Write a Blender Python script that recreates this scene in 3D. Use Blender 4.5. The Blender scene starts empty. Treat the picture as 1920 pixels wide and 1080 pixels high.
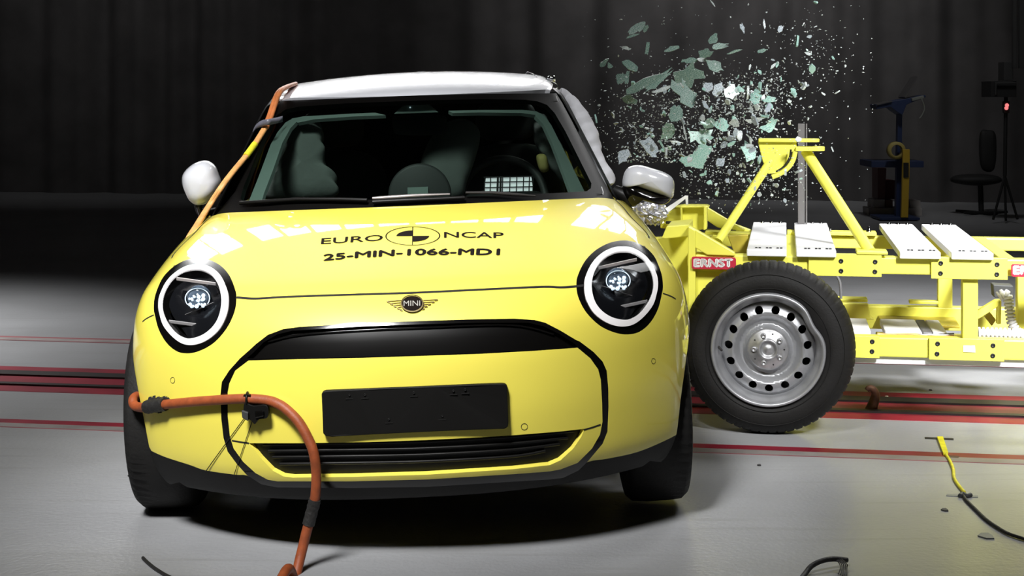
import bpy, bmesh, math, random
import numpy as np
from mathutils import Vector, Matrix
from mathutils.geometry import delaunay_2d_cdt

# ------------------------------------------------------------------ camera
F, HY, H = 3020.0, 180.0, 1.356        # focal length and horizon row in pixels of 1920x1080, eye height
SC = bpy.context.scene
COL = SC.collection
cam_d = bpy.data.cameras.new('camera')
cam = bpy.data.objects.new('camera', cam_d)
COL.objects.link(cam)
cam.location = (0, 0, H)
cam.rotation_euler = (math.pi / 2, 0, 0)
cam_d.sensor_width = 36.0
cam_d.lens = 36.0 * F / 1920.0
cam_d.shift_y = -(540 - HY) / 1920.0
cam_d.clip_start = 0.05
cam_d.clip_end = 200
SC.camera = cam

# ------------------------------------------------------------------ world, lamps, exposure
world = bpy.data.worlds.new('World')
SC.world = world
world.use_nodes = True
world.node_tree.nodes['Background'].inputs[0].default_value = (1, 1, 1, 1)
world.node_tree.nodes['Background'].inputs[1].default_value = 0.012
SC.view_settings.view_transform = 'Standard'
SC.view_settings.look = 'None'
SC.view_settings.exposure = 0.0
SC.view_settings.gamma = 1.0
SC.view_settings.use_curve_mapping = False


def area(name, loc, target, sx, sy, power, spread=180, color=(1, 1, 1)):
    d = bpy.data.lights.new(name, 'AREA')
    d.shape = 'RECTANGLE'
    d.size, d.size_y, d.energy, d.color = sx, sy, power, color
    d.spread = math.radians(spread)
    o = bpy.data.objects.new(name, d)
    COL.objects.link(o)
    o.location = loc
    o.rotation_euler = (Vector(target) - Vector(loc)).to_track_quat('-Z', 'Y').to_euler()
    return o


# lamp banks over the track left and right of the car, key lamps high in front
area('lamp_overhead', (4.8, 10.8, 6.6), (3.3, 7.8, 0), 2.4, 2.0, 85, 62)
area('lamp_overhead', (-5.8, 11.4, 6.2), (-4.6, 8.8, 0), 2.0, 2.0, 112, 46)
area('lamp_key', (-1.9, 1.0, 5.6), (-0.7, 5.0, 1.05), 1.9, 1.5, 36, 24)
area('lamp_key', (3.4, 0.6, 5.2), (2.7, 7.2, 0.9), 1.6, 1.2, 95, 32)
# two rows of panels and two side banks on the far gantry, behind the car
for i in range(9):
    area('lamp_panel', (-2.72 + i * 0.39, 12.5, 4.4), (-0.5, 5.2, 0.9), 0.31, 0.62, 0.20, 25)
for i in range(8):
    area('lamp_panel', (-2.1 + i * 0.41, 12.5, 3.45), (-0.5, 6.4, 1.4), 0.33, 0.7, 0.26, 25)
for x0, n in ((-3.75, 2), (1.2, 3)):
    for i in range(n):
        for k in range(2):
            area('lamp_panel', (x0 + i * 0.42, 12.3, 3.95 + k * 0.52), (-0.3, 5.2, 0.9), 0.36, 0.45, 0.17, 25)
# added fill lights lifting the dark background, stronger behind the flying glass
area('added_wash', (2.6, 15.5, 7.4), (2.9, 21.0, 4.0), 2.0, 0.6, 46, 66)
area('added_wash', (-5.0, 15.0, 7.4), (-5.5, 21.0, 4.2), 3.0, 0.6, 14, 66)
area('added_wash', (3.6, 13.5, 7.2), (4.4, 17.5, 1.6), 1.0, 0.6, 6, 45)


# ------------------------------------------------------------------ materials
def mat(name, color, rough=0.5, metal=0.0, coat=0.0, var=0.0, vscale=8.0, bump=0.0, bscale=60.0, emis=None, estr=0.0, spec=0.5):
    m = bpy.data.materials.new(name)
    m.use_nodes = True
    nt = m.node_tree
    p = nt.nodes['Principled BSDF']
    c = tuple(color) + (1,)
    p.inputs['Base Color'].default_value = c
    p.inputs['Roughness'].default_value = rough
    p.inputs['Metallic'].default_value = metal
    p.inputs['Coat Weight'].default_value = coat
    p.inputs['Coat Roughness'].default_value = 0.03
    p.inputs['Specular IOR Level'].default_value = spec
    if emis:
        p.inputs['Emission Color'].default_value = tuple(emis) + (1,)
        p.inputs['Emission Strength'].default_value = estr
    if var > 0 or bump > 0:
        tc = nt.nodes.new('ShaderNodeTexCoord')
    if var > 0:
        n = nt.nodes.new('ShaderNodeTexNoise')
        n.inputs['Scale'].default_value = vscale
        n.inputs['Detail'].default_value = 6
        nt.links.new(tc.outputs['Object'], n.inputs['Vector'])
        r = nt.nodes.new('ShaderNodeValToRGB')
        r.color_ramp.elements[0].position = 0.3
        r.color_ramp.elements[1].position = 0.7
        r.color_ramp.elements[0].color = tuple(x * (1 - var) for x in color) + (1,)
        r.color_ramp.elements[1].color = tuple(min(1, x * (1 + var)) for x in color) + (1,)
        nt.links.new(n.outputs['Fac'], r.inputs['Fac'])
        nt.links.new(r.outputs['Color'], p.inputs['Base Color'])
    if bump > 0:
        n2 = nt.nodes.new('ShaderNodeTexNoise')
        n2.inputs['Scale'].default_value = bscale
        n2.inputs['Detail'].default_value = 4
        nt.links.new(tc.outputs['Object'], n2.inputs['Vector'])
        b = nt.nodes.new('ShaderNodeBump')
        b.inputs['Strength'].default_value = bump
        b.inputs['Distance'].default_value = 0.01
        nt.links.new(n2.outputs['Fac'], b.inputs['Height'])
        nt.links.new(b.outputs['Normal'], p.inputs['Normal'])
    return m


def window_glass(name, tint, spec_rough=0.0, ior=1.5):
    m = bpy.data.materials.new(name)
    m.use_nodes = True
    nt = m.node_tree
    nt.nodes.clear()
    out = nt.nodes.new('ShaderNodeOutputMaterial')
    tr = nt.nodes.new('ShaderNodeBsdfTransparent')
    tr.inputs['Color'].default_value = tuple(tint) + (1,)
    gl = nt.nodes.new('ShaderNodeBsdfGlossy')
    gl.inputs['Roughness'].default_value = spec_rough
    fr = nt.nodes.new('ShaderNodeFresnel')
    fr.inputs['IOR'].default_value = ior
    mx = nt.nodes.new('ShaderNodeMixShader')
    nt.links.new(fr.outputs[0], mx.inputs[0])
    nt.links.new(tr.outputs[0], mx.inputs[1])
    nt.links.new(gl.outputs[0], mx.inputs[2])
    nt.links.new(mx.outputs[0], out.inputs['Surface'])
    return m


M = {}
M['paint'] = mat('yellow_car_paint', (0.82, 0.71, 0.10), 0.42, 0, 1.0, var=0.02, vscale=3, spec=0.32)
M['gap'] = mat('panel_gap_black', (0.006, 0.005, 0.004), 0.8)
M['gloss_black'] = mat('gloss_black', (0.003, 0.0027, 0.0025), 0.12, 0, 0.2)
M['satin_black'] = mat('satin_black', (0.005, 0.0047, 0.0042), 0.45, spec=0.25)
M['plastic'] = mat('dark_grey_plastic', (0.0075, 0.0072, 0.0068), 0.6, spec=0.2, bump=0.15, bscale=900)
M['plate'] = mat('plate_holder_plastic', (0.0045, 0.0042, 0.0038), 0.55, spec=0.18, bump=0.05, bscale=500)
M['white'] = mat('white_paint', (0.66, 0.67, 0.71), 0.3, 0, 1.0, var=0.02)
M['rubber'] = mat('tyre_rubber', (0.011, 0.0105, 0.010), 0.65, spec=0.22, var=0.15, vscale=14, bump=0.15, bscale=120)
M['chrome'] = mat('chrome', (0.75, 0.75, 0.76), 0.12, 1.0)
M['steel'] = mat('silver_wheel_paint', (0.37, 0.375, 0.39), 0.38, 0.6, var=0.08, vscale=20)
M['hub'] = mat('bare_steel_hub', (0.42, 0.42, 0.43), 0.35, 0.7, var=0.2, vscale=40)
M['dark_steel'] = mat('dark_steel', (0.05, 0.05, 0.05), 0.4, 0.8)
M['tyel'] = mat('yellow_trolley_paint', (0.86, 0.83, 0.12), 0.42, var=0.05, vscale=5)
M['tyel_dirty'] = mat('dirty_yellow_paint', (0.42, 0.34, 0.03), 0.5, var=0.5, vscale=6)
M['twhite'] = mat('white_ballast_paint', (0.85, 0.85, 0.86), 0.5, var=0.02)
M['red'] = mat('red_sign', (0.50, 0.02, 0.05), 0.45)
M['white_print'] = mat('white_print', (0.85, 0.83, 0.83), 0.5)
M['black_print'] = mat('black_print', (0.010, 0.007, 0.006), 0.9, spec=0.05)
M['orange'] = mat('orange_cable_rubber', (0.27, 0.060, 0.016), 0.55, var=0.25, vscale=30, bump=0.1, bscale=200)
M['tan'] = mat('tan_cable_sheath', (0.72, 0.36, 0.12), 0.5, var=0.2, vscale=25)
M['yellow_sleeve'] = mat('yellow_sleeve', (0.8, 0.72, 0.03), 0.5, var=0.2, vscale=30)
M['tape'] = mat('black_cloth_tape', (0.015, 0.014, 0.013), 0.6, bump=0.4, bscale=90)
M['grey_tape'] = mat('grey_tape', (0.16, 0.16, 0.20), 0.35, var=0.2, vscale=30)
M['clear_tape'] = mat('grey_floor_tape', (0.20, 0.21, 0.19), 0.5)
M['glass'] = window_glass('windscreen_glass', (0.50, 0.58, 0.54), 0.0, 1.18)
M['side_glass'] = window_glass('side_glass', (0.25, 0.30, 0.28), 0.0, 1.4)
M['lens'] = window_glass('lamp_cover', (0.85, 0.88, 0.9), 0.0, 1.12)
M['cabin'] = mat('cabin_black', (0.012, 0.012, 0.012), 0.7)
M['cabin_grey'] = mat('cabin_trim_grey', (0.19, 0.245, 0.225), 0.75, var=0.05)
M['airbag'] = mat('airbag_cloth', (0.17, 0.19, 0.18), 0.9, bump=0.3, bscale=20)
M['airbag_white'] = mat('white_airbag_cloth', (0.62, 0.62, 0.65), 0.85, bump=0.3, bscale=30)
M['cabin_dim'] = mat('cabin_dark_grey', (0.035, 0.037, 0.037), 0.6)
M['grid_glow'] = mat('glowing_grid_reflection', (0.85, 0.88, 0.9), 0.5, emis=(0.9, 0.95, 1.0), estr=0.6)  # glow painted in for a reflected lamp lattice
M['airbag_yellow'] = mat('pale_yellow_cloth', (0.42, 0.36, 0.12), 0.8)
M['foil'] = mat('crushed_foil', (0.72, 0.72, 0.78), 0.3, 0.8)
M['mast_grey'] = mat('grey_profile', (0.11, 0.105, 0.105), 0.5, 0.2)
M['hose'] = mat('white_hose', (0.75, 0.75, 0.76), 0.45)
M['cabin_grey2'] = mat('mid_grey_box', (0.14, 0.14, 0.15), 0.5)
M['badge_gold'] = mat('badge_wing_metal', (0.22, 0.17, 0.08), 0.3, 0.8)
M['badge_text'] = mat('badge_text', (0.35, 0.33, 0.30), 0.7, spec=0.1)
M['frit'] = mat('frit_black', (0.0025, 0.0022, 0.002), 0.4, spec=0.12)
M['wiper_grey'] = mat('wiper_grey', (0.05, 0.047, 0.045), 0.35, 0.3)
M['lamp_ring'] = mat('lit_lamp_ring', (0.6, 0.56, 0.54), 0.3, emis=(1.0, 0.92, 0.89), estr=0.55)
M['lamp_dark'] = mat('lamp_black', (0.006, 0.006, 0.007), 0.2)
M['lamp_bar'] = mat('lamp_trim_bar', (0.30, 0.27, 0.26), 0.3, 0.3)
M['lamp_led'] = mat('lit_lamp_facets', (0.8, 0.9, 1.0), 0.2, emis=(0.75, 0.9, 1.0), estr=0.8)
M['projector'] = mat('projector_lens', (0.10, 0.13, 0.17), 0.08, 0, 1.0)

M['orange2'] = mat('orange_strand', (0.62, 0.20, 0.06), 0.5, var=0.25, vscale=25)
M['brown_tape'] = mat('brown_tape', (0.10, 0.055, 0.04), 0.6, var=0.4, vscale=60)
M['rust'] = mat('rusty_iron', (0.12, 0.06, 0.035), 0.6, 0.3, var=0.6, vscale=30)
M['rail_dark'] = mat('dark_rail', (0.035, 0.030, 0.028), 0.45, 0.6, var=0.3, vscale=6)
M['rail_grey'] = mat('worn_steel_rail', (0.27, 0.24, 0.23), 0.45, 0.2, var=0.25, vscale=6)
M['floor_red'] = mat('red_floor_paint', (0.235, 0.010, 0.026), 0.4, var=0.3, vscale=5)
M['floor_red_dull'] = mat('dull_red_floor_paint', (0.25, 0.07, 0.08), 0.45, var=0.3, vscale=5)
M['curtain'] = mat('black_curtain', (0.085, 0.080, 0.080), 0.95, var=0.2, vscale=2)
M['bench_blue'] = mat('bench_blue', (0.02, 0.035, 0.10), 0.5)
M['level_yellow'] = mat('level_yellow', (0.55, 0.36, 0.03), 0.5)
M['tape_yellow'] = mat('tape_yellow', (0.42, 0.34, 0.10), 0.6)
M['box_grey'] = mat('crate_grey', (0.50, 0.47, 0.45), 0.7, var=0.2)
M['box_brown'] = mat('carton_brown', (0.22, 0.13, 0.09), 0.8)
M['box_red'] = mat('dull_red_metal', (0.10, 0.035, 0.03), 0.5)
M['box_red2'] = mat('dark_red_card', (0.07, 0.012, 0.012), 0.7)
M['mast_dark'] = mat('dark_mast', (0.04, 0.04, 0.04), 0.6)
M['led_red'] = mat('red_led', (0.8, 0.05, 0.05), 0.4, emis=(1.0, 0.25, 0.25), estr=1.0)


def shard_mat(name, ca, cb, rough, trans, vs):
    m = bpy.data.materials.new(name)
    m.use_nodes = True
    nt = m.node_tree
    p = nt.nodes['Principled BSDF']
    tc = nt.nodes.new('ShaderNodeTexCoord')
    v = nt.nodes.new('ShaderNodeTexVoronoi')
    v.feature = 'DISTANCE_TO_EDGE'
    v.inputs['Scale'].default_value = vs
    nt.links.new(tc.outputs['Object'], v.inputs['Vector'])
    r = nt.nodes.new('ShaderNodeValToRGB')
    r.color_ramp.elements[0].position, r.color_ramp.elements[1].position = 0.02, 0.16
    r.color_ramp.elements[0].color, r.color_ramp.elements[1].color = tuple(cb) + (1,), tuple(ca) + (1,)
    nt.links.new(v.outputs['Distance'], r.inputs['Fac'])
    nt.links.new(r.outputs['Color'], p.inputs['Base Color'])
    p.inputs['Roughness'].default_value = rough
    p.inputs['Transmission Weight'].default_value = trans
    p.inputs['IOR'].default_value = 1.45
    return m


M['shard_green'] = shard_mat('green_glass', (0.17, 0.30, 0.25), (0.40, 0.52, 0.46), 0.22, 0.25, 160)
M['shard_mint'] = shard_mat('mint_glass', (0.30, 0.58, 0.50), (0.60, 0.80, 0.74), 0.25, 0.15, 160)
M['shard_white'] = shard_mat('white_glass', (0.50, 0.58, 0.56), (0.70, 0.74, 0.74), 0.3, 0.1, 90)
M['shard_crazed'] = shard_mat('crazed_glass', (0.34, 0.42, 0.46), (0.70, 0.76, 0.82), 0.3, 0.2, 130)


def floor_mat():
    m = bpy.data.materials.new('grey_floor_coating')
    m.use_nodes = True
    nt = m.node_tree
    p = nt.nodes['Principled BSDF']
    tc = nt.nodes.new('ShaderNodeTexCoord')
    n1 = nt.nodes.new('ShaderNodeTexNoise')
    n1.inputs['Scale'].default_value = 0.9
    n1.inputs['Detail'].default_value = 8
    n1.inputs['Roughness'].default_value = 0.6
    nt.links.new(tc.outputs['Object'], n1.inputs['Vector'])
    r = nt.nodes.new('ShaderNodeValToRGB')
    r.color_ramp.elements[0].position, r.color_ramp.elements[1].position = 0.3, 0.7
    r.color_ramp.elements[0].color, r.color_ramp.elements[1].color = (0.30, 0.302, 0.308, 1), (0.395, 0.40, 0.412, 1)
    nt.links.new(n1.outputs['Fac'], r.inputs['Fac'])
    # scuffs drawn along the driving direction
    mp = nt.nodes.new('ShaderNodeMapping')
    mp.inputs['Rotation'].default_value = (0, 0, math.radians(9.6))
    mp.inputs['Scale'].default_value = (0.35, 6.0, 1)
    nt.links.new(tc.outputs['Object'], mp.inputs['Vector'])
    n2 = nt.nodes.new('ShaderNodeTexNoise')
    n2.inputs['Scale'].default_value = 3.0
    n2.inputs['Detail'].default_value = 5
    nt.links.new(mp.outputs['Vector'], n2.inputs['Vector'])
    r2 = nt.nodes.new('ShaderNodeValToRGB')
    r2.color_ramp.elements[0].position, r2.color_ramp.elements[1].position = 0.24, 0.42
    r2.color_ramp.elements[0].color, r2.color_ramp.elements[1].color = (0.82, 0.81, 0.79, 1), (1, 1, 1, 1)
    nt.links.new(n2.outputs['Fac'], r2.inputs['Fac'])
    mx = nt.nodes.new('ShaderNodeMix')
    mx.data_type = 'RGBA'
    mx.blend_type = 'MULTIPLY'
    mx.inputs[0].default_value = 1.0
    nt.links.new(r.outputs['Color'], mx.inputs[6])
    nt.links.new(r2.outputs['Color'], mx.inputs[7])
    nt.links.new(mx.outputs[2], p.inputs['Base Color'])
    p.inputs['Roughness'].default_value = 0.30
    n3 = nt.nodes.new('ShaderNodeTexNoise')
    n3.inputs['Scale'].default_value = 55.0
    nt.links.new(tc.outputs['Object'], n3.inputs['Vector'])
    b = nt.nodes.new('ShaderNodeBump')
    b.inputs['Strength'].default_value = 0.12
    b.inputs['Distance'].default_value = 0.01
    nt.links.new(n3.outputs['Fac'], b.inputs['Height'])
    nt.links.new(b.outputs['Normal'], p.inputs['Normal'])
    return m


M['floor'] = floor_mat()

# ------------------------------------------------------------------ objects
def link(name, me, material=None, parent=None):
    o = bpy.data.objects.new(name, me)
    COL.objects.link(o)
    if material is not None:
        for m in (material if isinstance(material, (list, tuple)) else [material]):
            me.materials.append(m)
    if parent is not None:
        o.parent = parent
    return o


def tag(o, label, cat, group=None, kind=None):
    if label:
        o['label'] = label
    if cat:
        o['category'] = cat
    if group:
        o['group'] = group
    if kind:
        o['kind'] = kind
    return o


def thing(name, label, cat, loc=(0, 0, 0), rot=(0, 0, 0), group=None):
    o = bpy.data.objects.new(name, None)
    o.empty_display_size = 0.1
    COL.objects.link(o)
    o.location = loc
    o.rotation_euler = rot
    return tag(o, label, cat, group)


def struct(o):
    o['kind'] = 'structure'
    return o


class MB:
    """collects verts and faces of one mesh"""
    def __init__(s):
        s.v, s.f, s.sm = [], [], []

    def add(s, vs, fs, smooth=False):
        n = len(s.v)
        s.v += [tuple(float(c) for c in p) for p in vs]
        s.f += [tuple(int(i) + n for i in f) for f in fs]
        s.sm += [smooth] * len(fs)
        return s

    def box(s, lo, hi):
        (x0, y0, z0), (x1, y1, z1) = lo, hi
        return s.add([(x0, y0, z0), (x1, y0, z0), (x1, y1, z0), (x0, y1, z0), (x0, y0, z1), (x1, y0, z1), (x1, y1, z1), (x0, y1, z1)],
                     [(3, 2, 1, 0), (4, 5, 6, 7), (0, 1, 5, 4), (1, 2, 6, 5), (2, 3, 7, 6), (3, 0, 4, 7)])

    def obox(s, c, ax, ay, az):
        c, ax, ay, az = (np.array(q, float) for q in (c, ax, ay, az))
        vs = [c + i * ax + j * ay + k * az for k in (-1, 1) for (i, j) in ((-1, -1), (1, -1), (1, 1), (-1, 1))]
        return s.add(vs, [(3, 2, 1, 0), (4, 5, 6, 7), (0, 1, 5, 4), (1, 2, 6, 5), (2, 3, 7, 6), (3, 0, 4, 7)])

    def prism(s, pts, d):
        """closed 3d polygon swept by vector d"""
        n = len(pts)
        p = [np.array(q, float) for q in pts]
        d = np.array(d, float)
        s.add(p + [q + d for q in p], [tuple(range(n)), tuple(range(2 * n - 1, n - 1, -1))] +
              [((i + 1) % n, i, n + i, n + (i + 1) % n) for i in range(n)])
        return s

    def tube(s, pts, r, seg=10, caps=True):
        P = np.array(pts, float)
        n = len(P)
        R = np.full(n, r, float) if np.isscalar(r) else np.array(r, float)
        T = np.gradient(P, axis=0)
        T /= np.linalg.norm(T, axis=1)[:, None] + 1e-12
        up = np.array([0.0, 0.0, 1.0]) if abs(T[0][2]) < 0.9 else np.array([1.0, 0, 0])
        nrm = np.cross(T[0], up)
        nrm /= np.linalg.norm(nrm)
        vs, fs = [], []
        for i in range(n):
            nrm = nrm - T[i] * np.dot(nrm, T[i])
            nrm /= np.linalg.norm(nrm) + 1e-12
            b = np.cross(T[i], nrm)
            for k in range(seg):
                a = 2 * math.pi * k / seg
                vs.append(P[i] + R[i] * (math.cos(a) * nrm + math.sin(a) * b))
        for i in range(n - 1):
            for k in range(seg):
                k2 = (k + 1) % seg
                fs.append((i * seg + k, i * seg + k2, (i + 1) * seg + k2, (i + 1) * seg + k))
        s.add(vs, fs, True)
        if caps:
            s.add(vs[:seg], [tuple(range(seg))[::-1]])
            s.add(vs[-seg:], [tuple(range(seg))])
        return s

    def lathe(s, prof, c=(0, 0, 0), ax=(0, 1, 0), e1=(1, 0, 0), seg=48, mod=None):
        """profile of (axial, radius) turned round ax through c"""
        c, ax, e1 = (np.array(q, float) for q in (c, ax, e1))
        e2 = np.cross(ax, e1)
        vs, fs = [], []
        for (h, r) in prof:
            for k in range(seg):
                a = 2 * math.pi * k / seg
                hh, rr = mod(h, r, a, k) if mod else (h, r)
                vs.append(c + ax * hh + rr * (math.cos(a) * e1 + math.sin(a) * e2))
        for i in range(len(prof) - 1):
            for k in range(seg):
                k2 = (k + 1) % seg
                fs.append((i * seg + k, i * seg + k2, (i + 1) * seg + k2, (i + 1) * seg + k))
        return s.add(vs, fs, True)

    def build(s, name, material, parent=None, bevel=0.0, auto=None):
        me = bpy.data.meshes.new(name)
        me.from_pydata(s.v, [], s.f)
        me.polygons.foreach_set('use_smooth', s.sm)
        me.update()
        bm = bmesh.new()
        bm.from_mesh(me)
        bmesh.ops.recalc_face_normals(bm, faces=bm.faces)
        bm.to_mesh(me)
        bm.free()
        o = link(name, me, material, parent)
        if bevel > 0:
            b = o.modifiers.new('bevel', 'BEVEL')
            b.width = bevel
            b.segments = 2
            b.limit_method = 'ANGLE'
        return o


def spline(pts, n=8, closed=False):
    """Catmull-Rom through points (any dimension)"""
    P = np.array(pts, float)
    N = len(P)
    out = []
    rng = range(N) if closed else range(N - 1)
    for i in rng:
        if closed:
            p0, p1, p2, p3 = P[(i - 1) % N], P[i], P[(i + 1) % N], P[(i + 2) % N]
        else:
            p0, p1, p2, p3 = P[max(i - 1, 0)], P[i], P[i + 1], P[min(i + 2, N - 1)]
        for k in range(n):
            t = k / n
            out.append(0.5 * (2 * p1 + (p2 - p0) * t + (2 * p0 - 5 * p1 + 4 * p2 - p3) * t * t + (3 * p1 - p0 - 3 * p2 + p3) * t ** 3))
    if not closed:
        out.append(P[-1])
    return np.array(out)


def ray(px, py):
    return np.array([(px - 960.0) / F, 1.0, -(py - HY) / F])


def at(px, py, Y):
    """world point seen at a pixel at distance Y in front of the camera"""
    return np.array([0, 0, H]) + ray(px, py) * Y


def floor_at(px, py, z=0.0):
    return at(px, py, (H - z) * F / (py - HY))


def resample(poly, step):
    """densify a closed polyline"""
    P = np.array(poly, float)
    out = []
    for i in range(len(P)):
        a, b = P[i], P[(i + 1) % len(P)]
        n = max(1, int(math.ceil(np.linalg.norm(b - a) / step)))
        for k in range(n):
            out.append(a + (b - a) * k / n)
    return np.array(out)


def inside(poly, pts):
    P = np.array(poly)
    x, y = pts[:, 0], pts[:, 1]
    r = np.zeros(len(pts), bool)
    j = len(P) - 1
    for i in range(len(P)):
        xi, yi, xj, yj = P[i][0], P[i][1], P[j][0], P[j][1]
        c = ((yi > y) != (yj > y)) & (x < (xj - xi) * (y - yi) / ((yj - yi) + 1e-30) + xi)
        r ^= c
        j = i
    return r


def cdt(loops, step, open_lines=()):
    """constrained triangulation of closed 2d loops (first = domain) with an inner grid"""
    V, E = [], []
    for L in loops:
        n0 = len(V)
        V += [Vector((float(p[0]), float(p[1]))) for p in L]
        E += [(n0 + i, n0 + (i + 1) % len(L)) for i in range(len(L))]
    for L in open_lines:
        n0 = len(V)
        V += [Vector((float(p[0]), float(p[1]))) for p in L]
        E += [(n0 + i, n0 + i + 1) for i in range(len(L) - 1)]
    D = np.array(loops[0])
    lo, hi = D.min(0), D.max(0)
    gx = np.arange(lo[0] + step / 2, hi[0], step)
    gy = np.arange(lo[1] + step / 2, hi[1], step)
    G = np.array([(x, y) for y in gy for x in gx])
    if len(G):
        G = G[inside(D, G)]
        A = np.concatenate([np.array([(p[0], p[1]) for p in L]) for L in list(loops) + list(open_lines)])
        keep = np.ones(len(G), bool)
        for ch in range(0, len(G), 2000):
            g = G[ch:ch + 2000]
            d = ((g[:, None, :] - A[None, :, :]) ** 2).sum(2).min(1)
            keep[ch:ch + 2000] = d > (step * 0.45) ** 2
        V += [Vector((float(p[0]), float(p[1]))) for p in G[keep]]
    ov, oe, of, _, _, _ = delaunay_2d_cdt(V, E, [], 0, 1e-7)
    P = np.array([(v.x, v.y) for v in ov])
    T = np.array([f for f in of if len(f) == 3])
    c = P[T].mean(1)
    T = T[inside(D, c)]
    return P, T


def mesh_normals(name, P, N, T, material, parent, skirt=0.0, extra=None):
    """triangles with given vertex normals plus a skirt sunk along -normal round every open edge"""
    P, N = np.asarray(P, float), np.asarray(N, float)
    T = np.asarray(T)
    used = np.unique(T)
    remap = -np.ones(len(P), int)
    remap[used] = np.arange(len(used))
    P, N, T = P[used], N[used], remap[T]
    # orient triangles along normals
    g = np.cross(P[T[:, 1]] - P[T[:, 0]], P[T[:, 2]] - P[T[:, 0]])
    flip = (g * N[T].mean(1)).sum(1) < 0
    T[flip] = T[flip][:, ::-1]
    faces = [tuple(map(int, t)) for t in T]
    vs = [tuple(p) for p in P]
    ln = [tuple(N[i]) for t in faces for i in t]
    if skirt:
        cnt = {}
        for t in faces:
            for k in range(3):
                e = (t[k], t[(k + 1) % 3])
                cnt[e] = cnt.get(e, 0) + 1
        for (a, b) in list(cnt):
            if (b, a) in cnt:
                continue
            n = len(vs)
            pa, pb = P[a], P[b]
            vs += [tuple(pb), tuple(pa), tuple(pa - N[a] * skirt), tuple(pb - N[b] * skirt)]
            fn = np.cross(pa - pb, -N[a])
            fn = fn / (np.linalg.norm(fn) + 1e-12)
            faces.append((n, n + 1, n + 2, n + 3))
            ln += [tuple(fn)] * 4
    me = bpy.data.meshes.new(name)
    me.from_pydata(vs, [], faces)
    me.polygons.foreach_set('use_smooth', [True] * len(faces))
    me.update()
    me.normals_split_custom_set(ln)
    return link(name, me, material, parent)


def text_mesh(s, bold=0.0, size=1.0):
    """triangles of a text line: verts (n,2) scaled so that the cap height is 1, width kept"""
    cu = bpy.data.curves.new('lettering', 'FONT')
    cu.body = s
    cu.size = size
    cu.offset = bold
    cu.resolution_u = 3
    o = bpy.data.objects.new('lettering', cu)
    COL.objects.link(o)
    dg = bpy.context.evaluated_depsgraph_get()
    ev = o.evaluated_get(dg)
    me = ev.to_mesh()
    P = np.array([v.co[:2] for v in me.vertices])
    F_ = [tuple(p.vertices) for p in me.polygons]
    ev.to_mesh_clear()
    bpy.data.objects.remove(o)
    bpy.data.curves.remove(cu)
    P[:, 0] -= P[:, 0].min()
    P[:, 1] -= P[:, 1].min()
    P[:, 0] /= P[:, 0].max()
    P[:, 1] /= P[:, 1].max()
    return P, F_

# ------------------------------------------------------------------ the car: pose and body surface
CAR_X, CAR_Y, YAW, ROLL = -0.278, 4.60, 0.030, 0.0385
car = thing('car', 'yellow small hatchback with white roof, struck on its side by the yellow trolley', 'car', (CAR_X, CAR_Y, 0), (0, 0, 0))
CM = Matrix.Translation((CAR_X, CAR_Y, 0)) @ Matrix.Rotation(YAW, 4, 'Z') @ Matrix.Rotation(-ROLL, 4, 'Y')
car.matrix_world = CM
CMi = np.array(CM.inverted())
CMn = np.array(CM)


def to_car(p):
    p = np.atleast_2d(np.asarray(p, float))
    return p @ CMi[:3, :3].T + CMi[:3, 3]


def from_car(p):
    p = np.atleast_2d(np.asarray(p, float))
    return p @ CMn[:3, :3].T + CMn[:3, 3]


class Tab:
    """smoothed monotone table"""
    def __init__(s, pts, sig=0.02):
        x = np.array([p[0] for p in pts], float)
        y = np.array([p[1] for p in pts], float)
        h = np.diff(x)
        dl = np.diff(y) / h
        d = np.zeros(len(x))
        d[0], d[-1] = dl[0], dl[-1]
        for i in range(1, len(x) - 1):
            if dl[i - 1] * dl[i] > 0:
                w1, w2 = 2 * h[i] + h[i - 1], h[i] + 2 * h[i - 1]
                d[i] = (w1 + w2) / (w1 / dl[i - 1] + w2 / dl[i])
        s.x = np.arange(x[0], x[-1], 0.004)
        i = np.clip(np.searchsorted(x, s.x, side='right') - 1, 0, len(x) - 2)
        t = (s.x - x[i]) / h[i]
        v = ((1 + 2 * t) * (1 - t) ** 2 * y[i] + t * (1 - t) ** 2 * h[i] * d[i] + t * t * (3 - 2 * t) * y[i + 1] + t * t * (t - 1) * h[i] * d[i + 1])
        k = int(3 * sig / 0.004)
        g = np.exp(-0.5 * (np.arange(-k, k + 1) * 0.004 / sig) ** 2)
        pad = np.concatenate([v[0] + (v[1] - v[0]) * np.arange(-k, 0), v, v[-1] + (v[-1] - v[-2]) * np.arange(1, k + 1)])
        s.y = np.convolve(pad, g / g.sum(), 'valid')

    def __call__(s, q):
        return np.interp(q, s.x, s.y)


def smax(a, b, k):
    h = np.clip(k - np.abs(a - b), 0, None) / k
    return np.maximum(a, b) + h * h * k * 0.25


V0 = Tab([(-.2, .40), (.10, .20), (.17, .11), (.22, .06), (.27, .025), (.36, .008), (.46, 0.0), (.58, .005), (.66, .02), (.72, .045), (.80, .10), (.95, .28), (1.3, .7)], .02)
WC = Tab([(-1.2, .30), (-.3, .55), (0, .705), (.05, .752), (.10, .786), (.2, .822), (.35, .863), (.5, .901), (.65, .935), (.8, .964), (.9, .981), (1.05, 1.0), (1.3, 1.02), (1.8, 1.01), (2.5, .99), (4.2, .93)], .04)
US = Tab([(-.2, .74), (.15, .84), (.25, .868), (.40, .888), (.54, .893), (.68, .884), (.77, .866), (.85, .835), (.92, .795), (1.0, .73), (1.2, .5)], .025)


def plan(u):
    return 0.36 * (np.abs(u) / 0.8) ** 2.5


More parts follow.
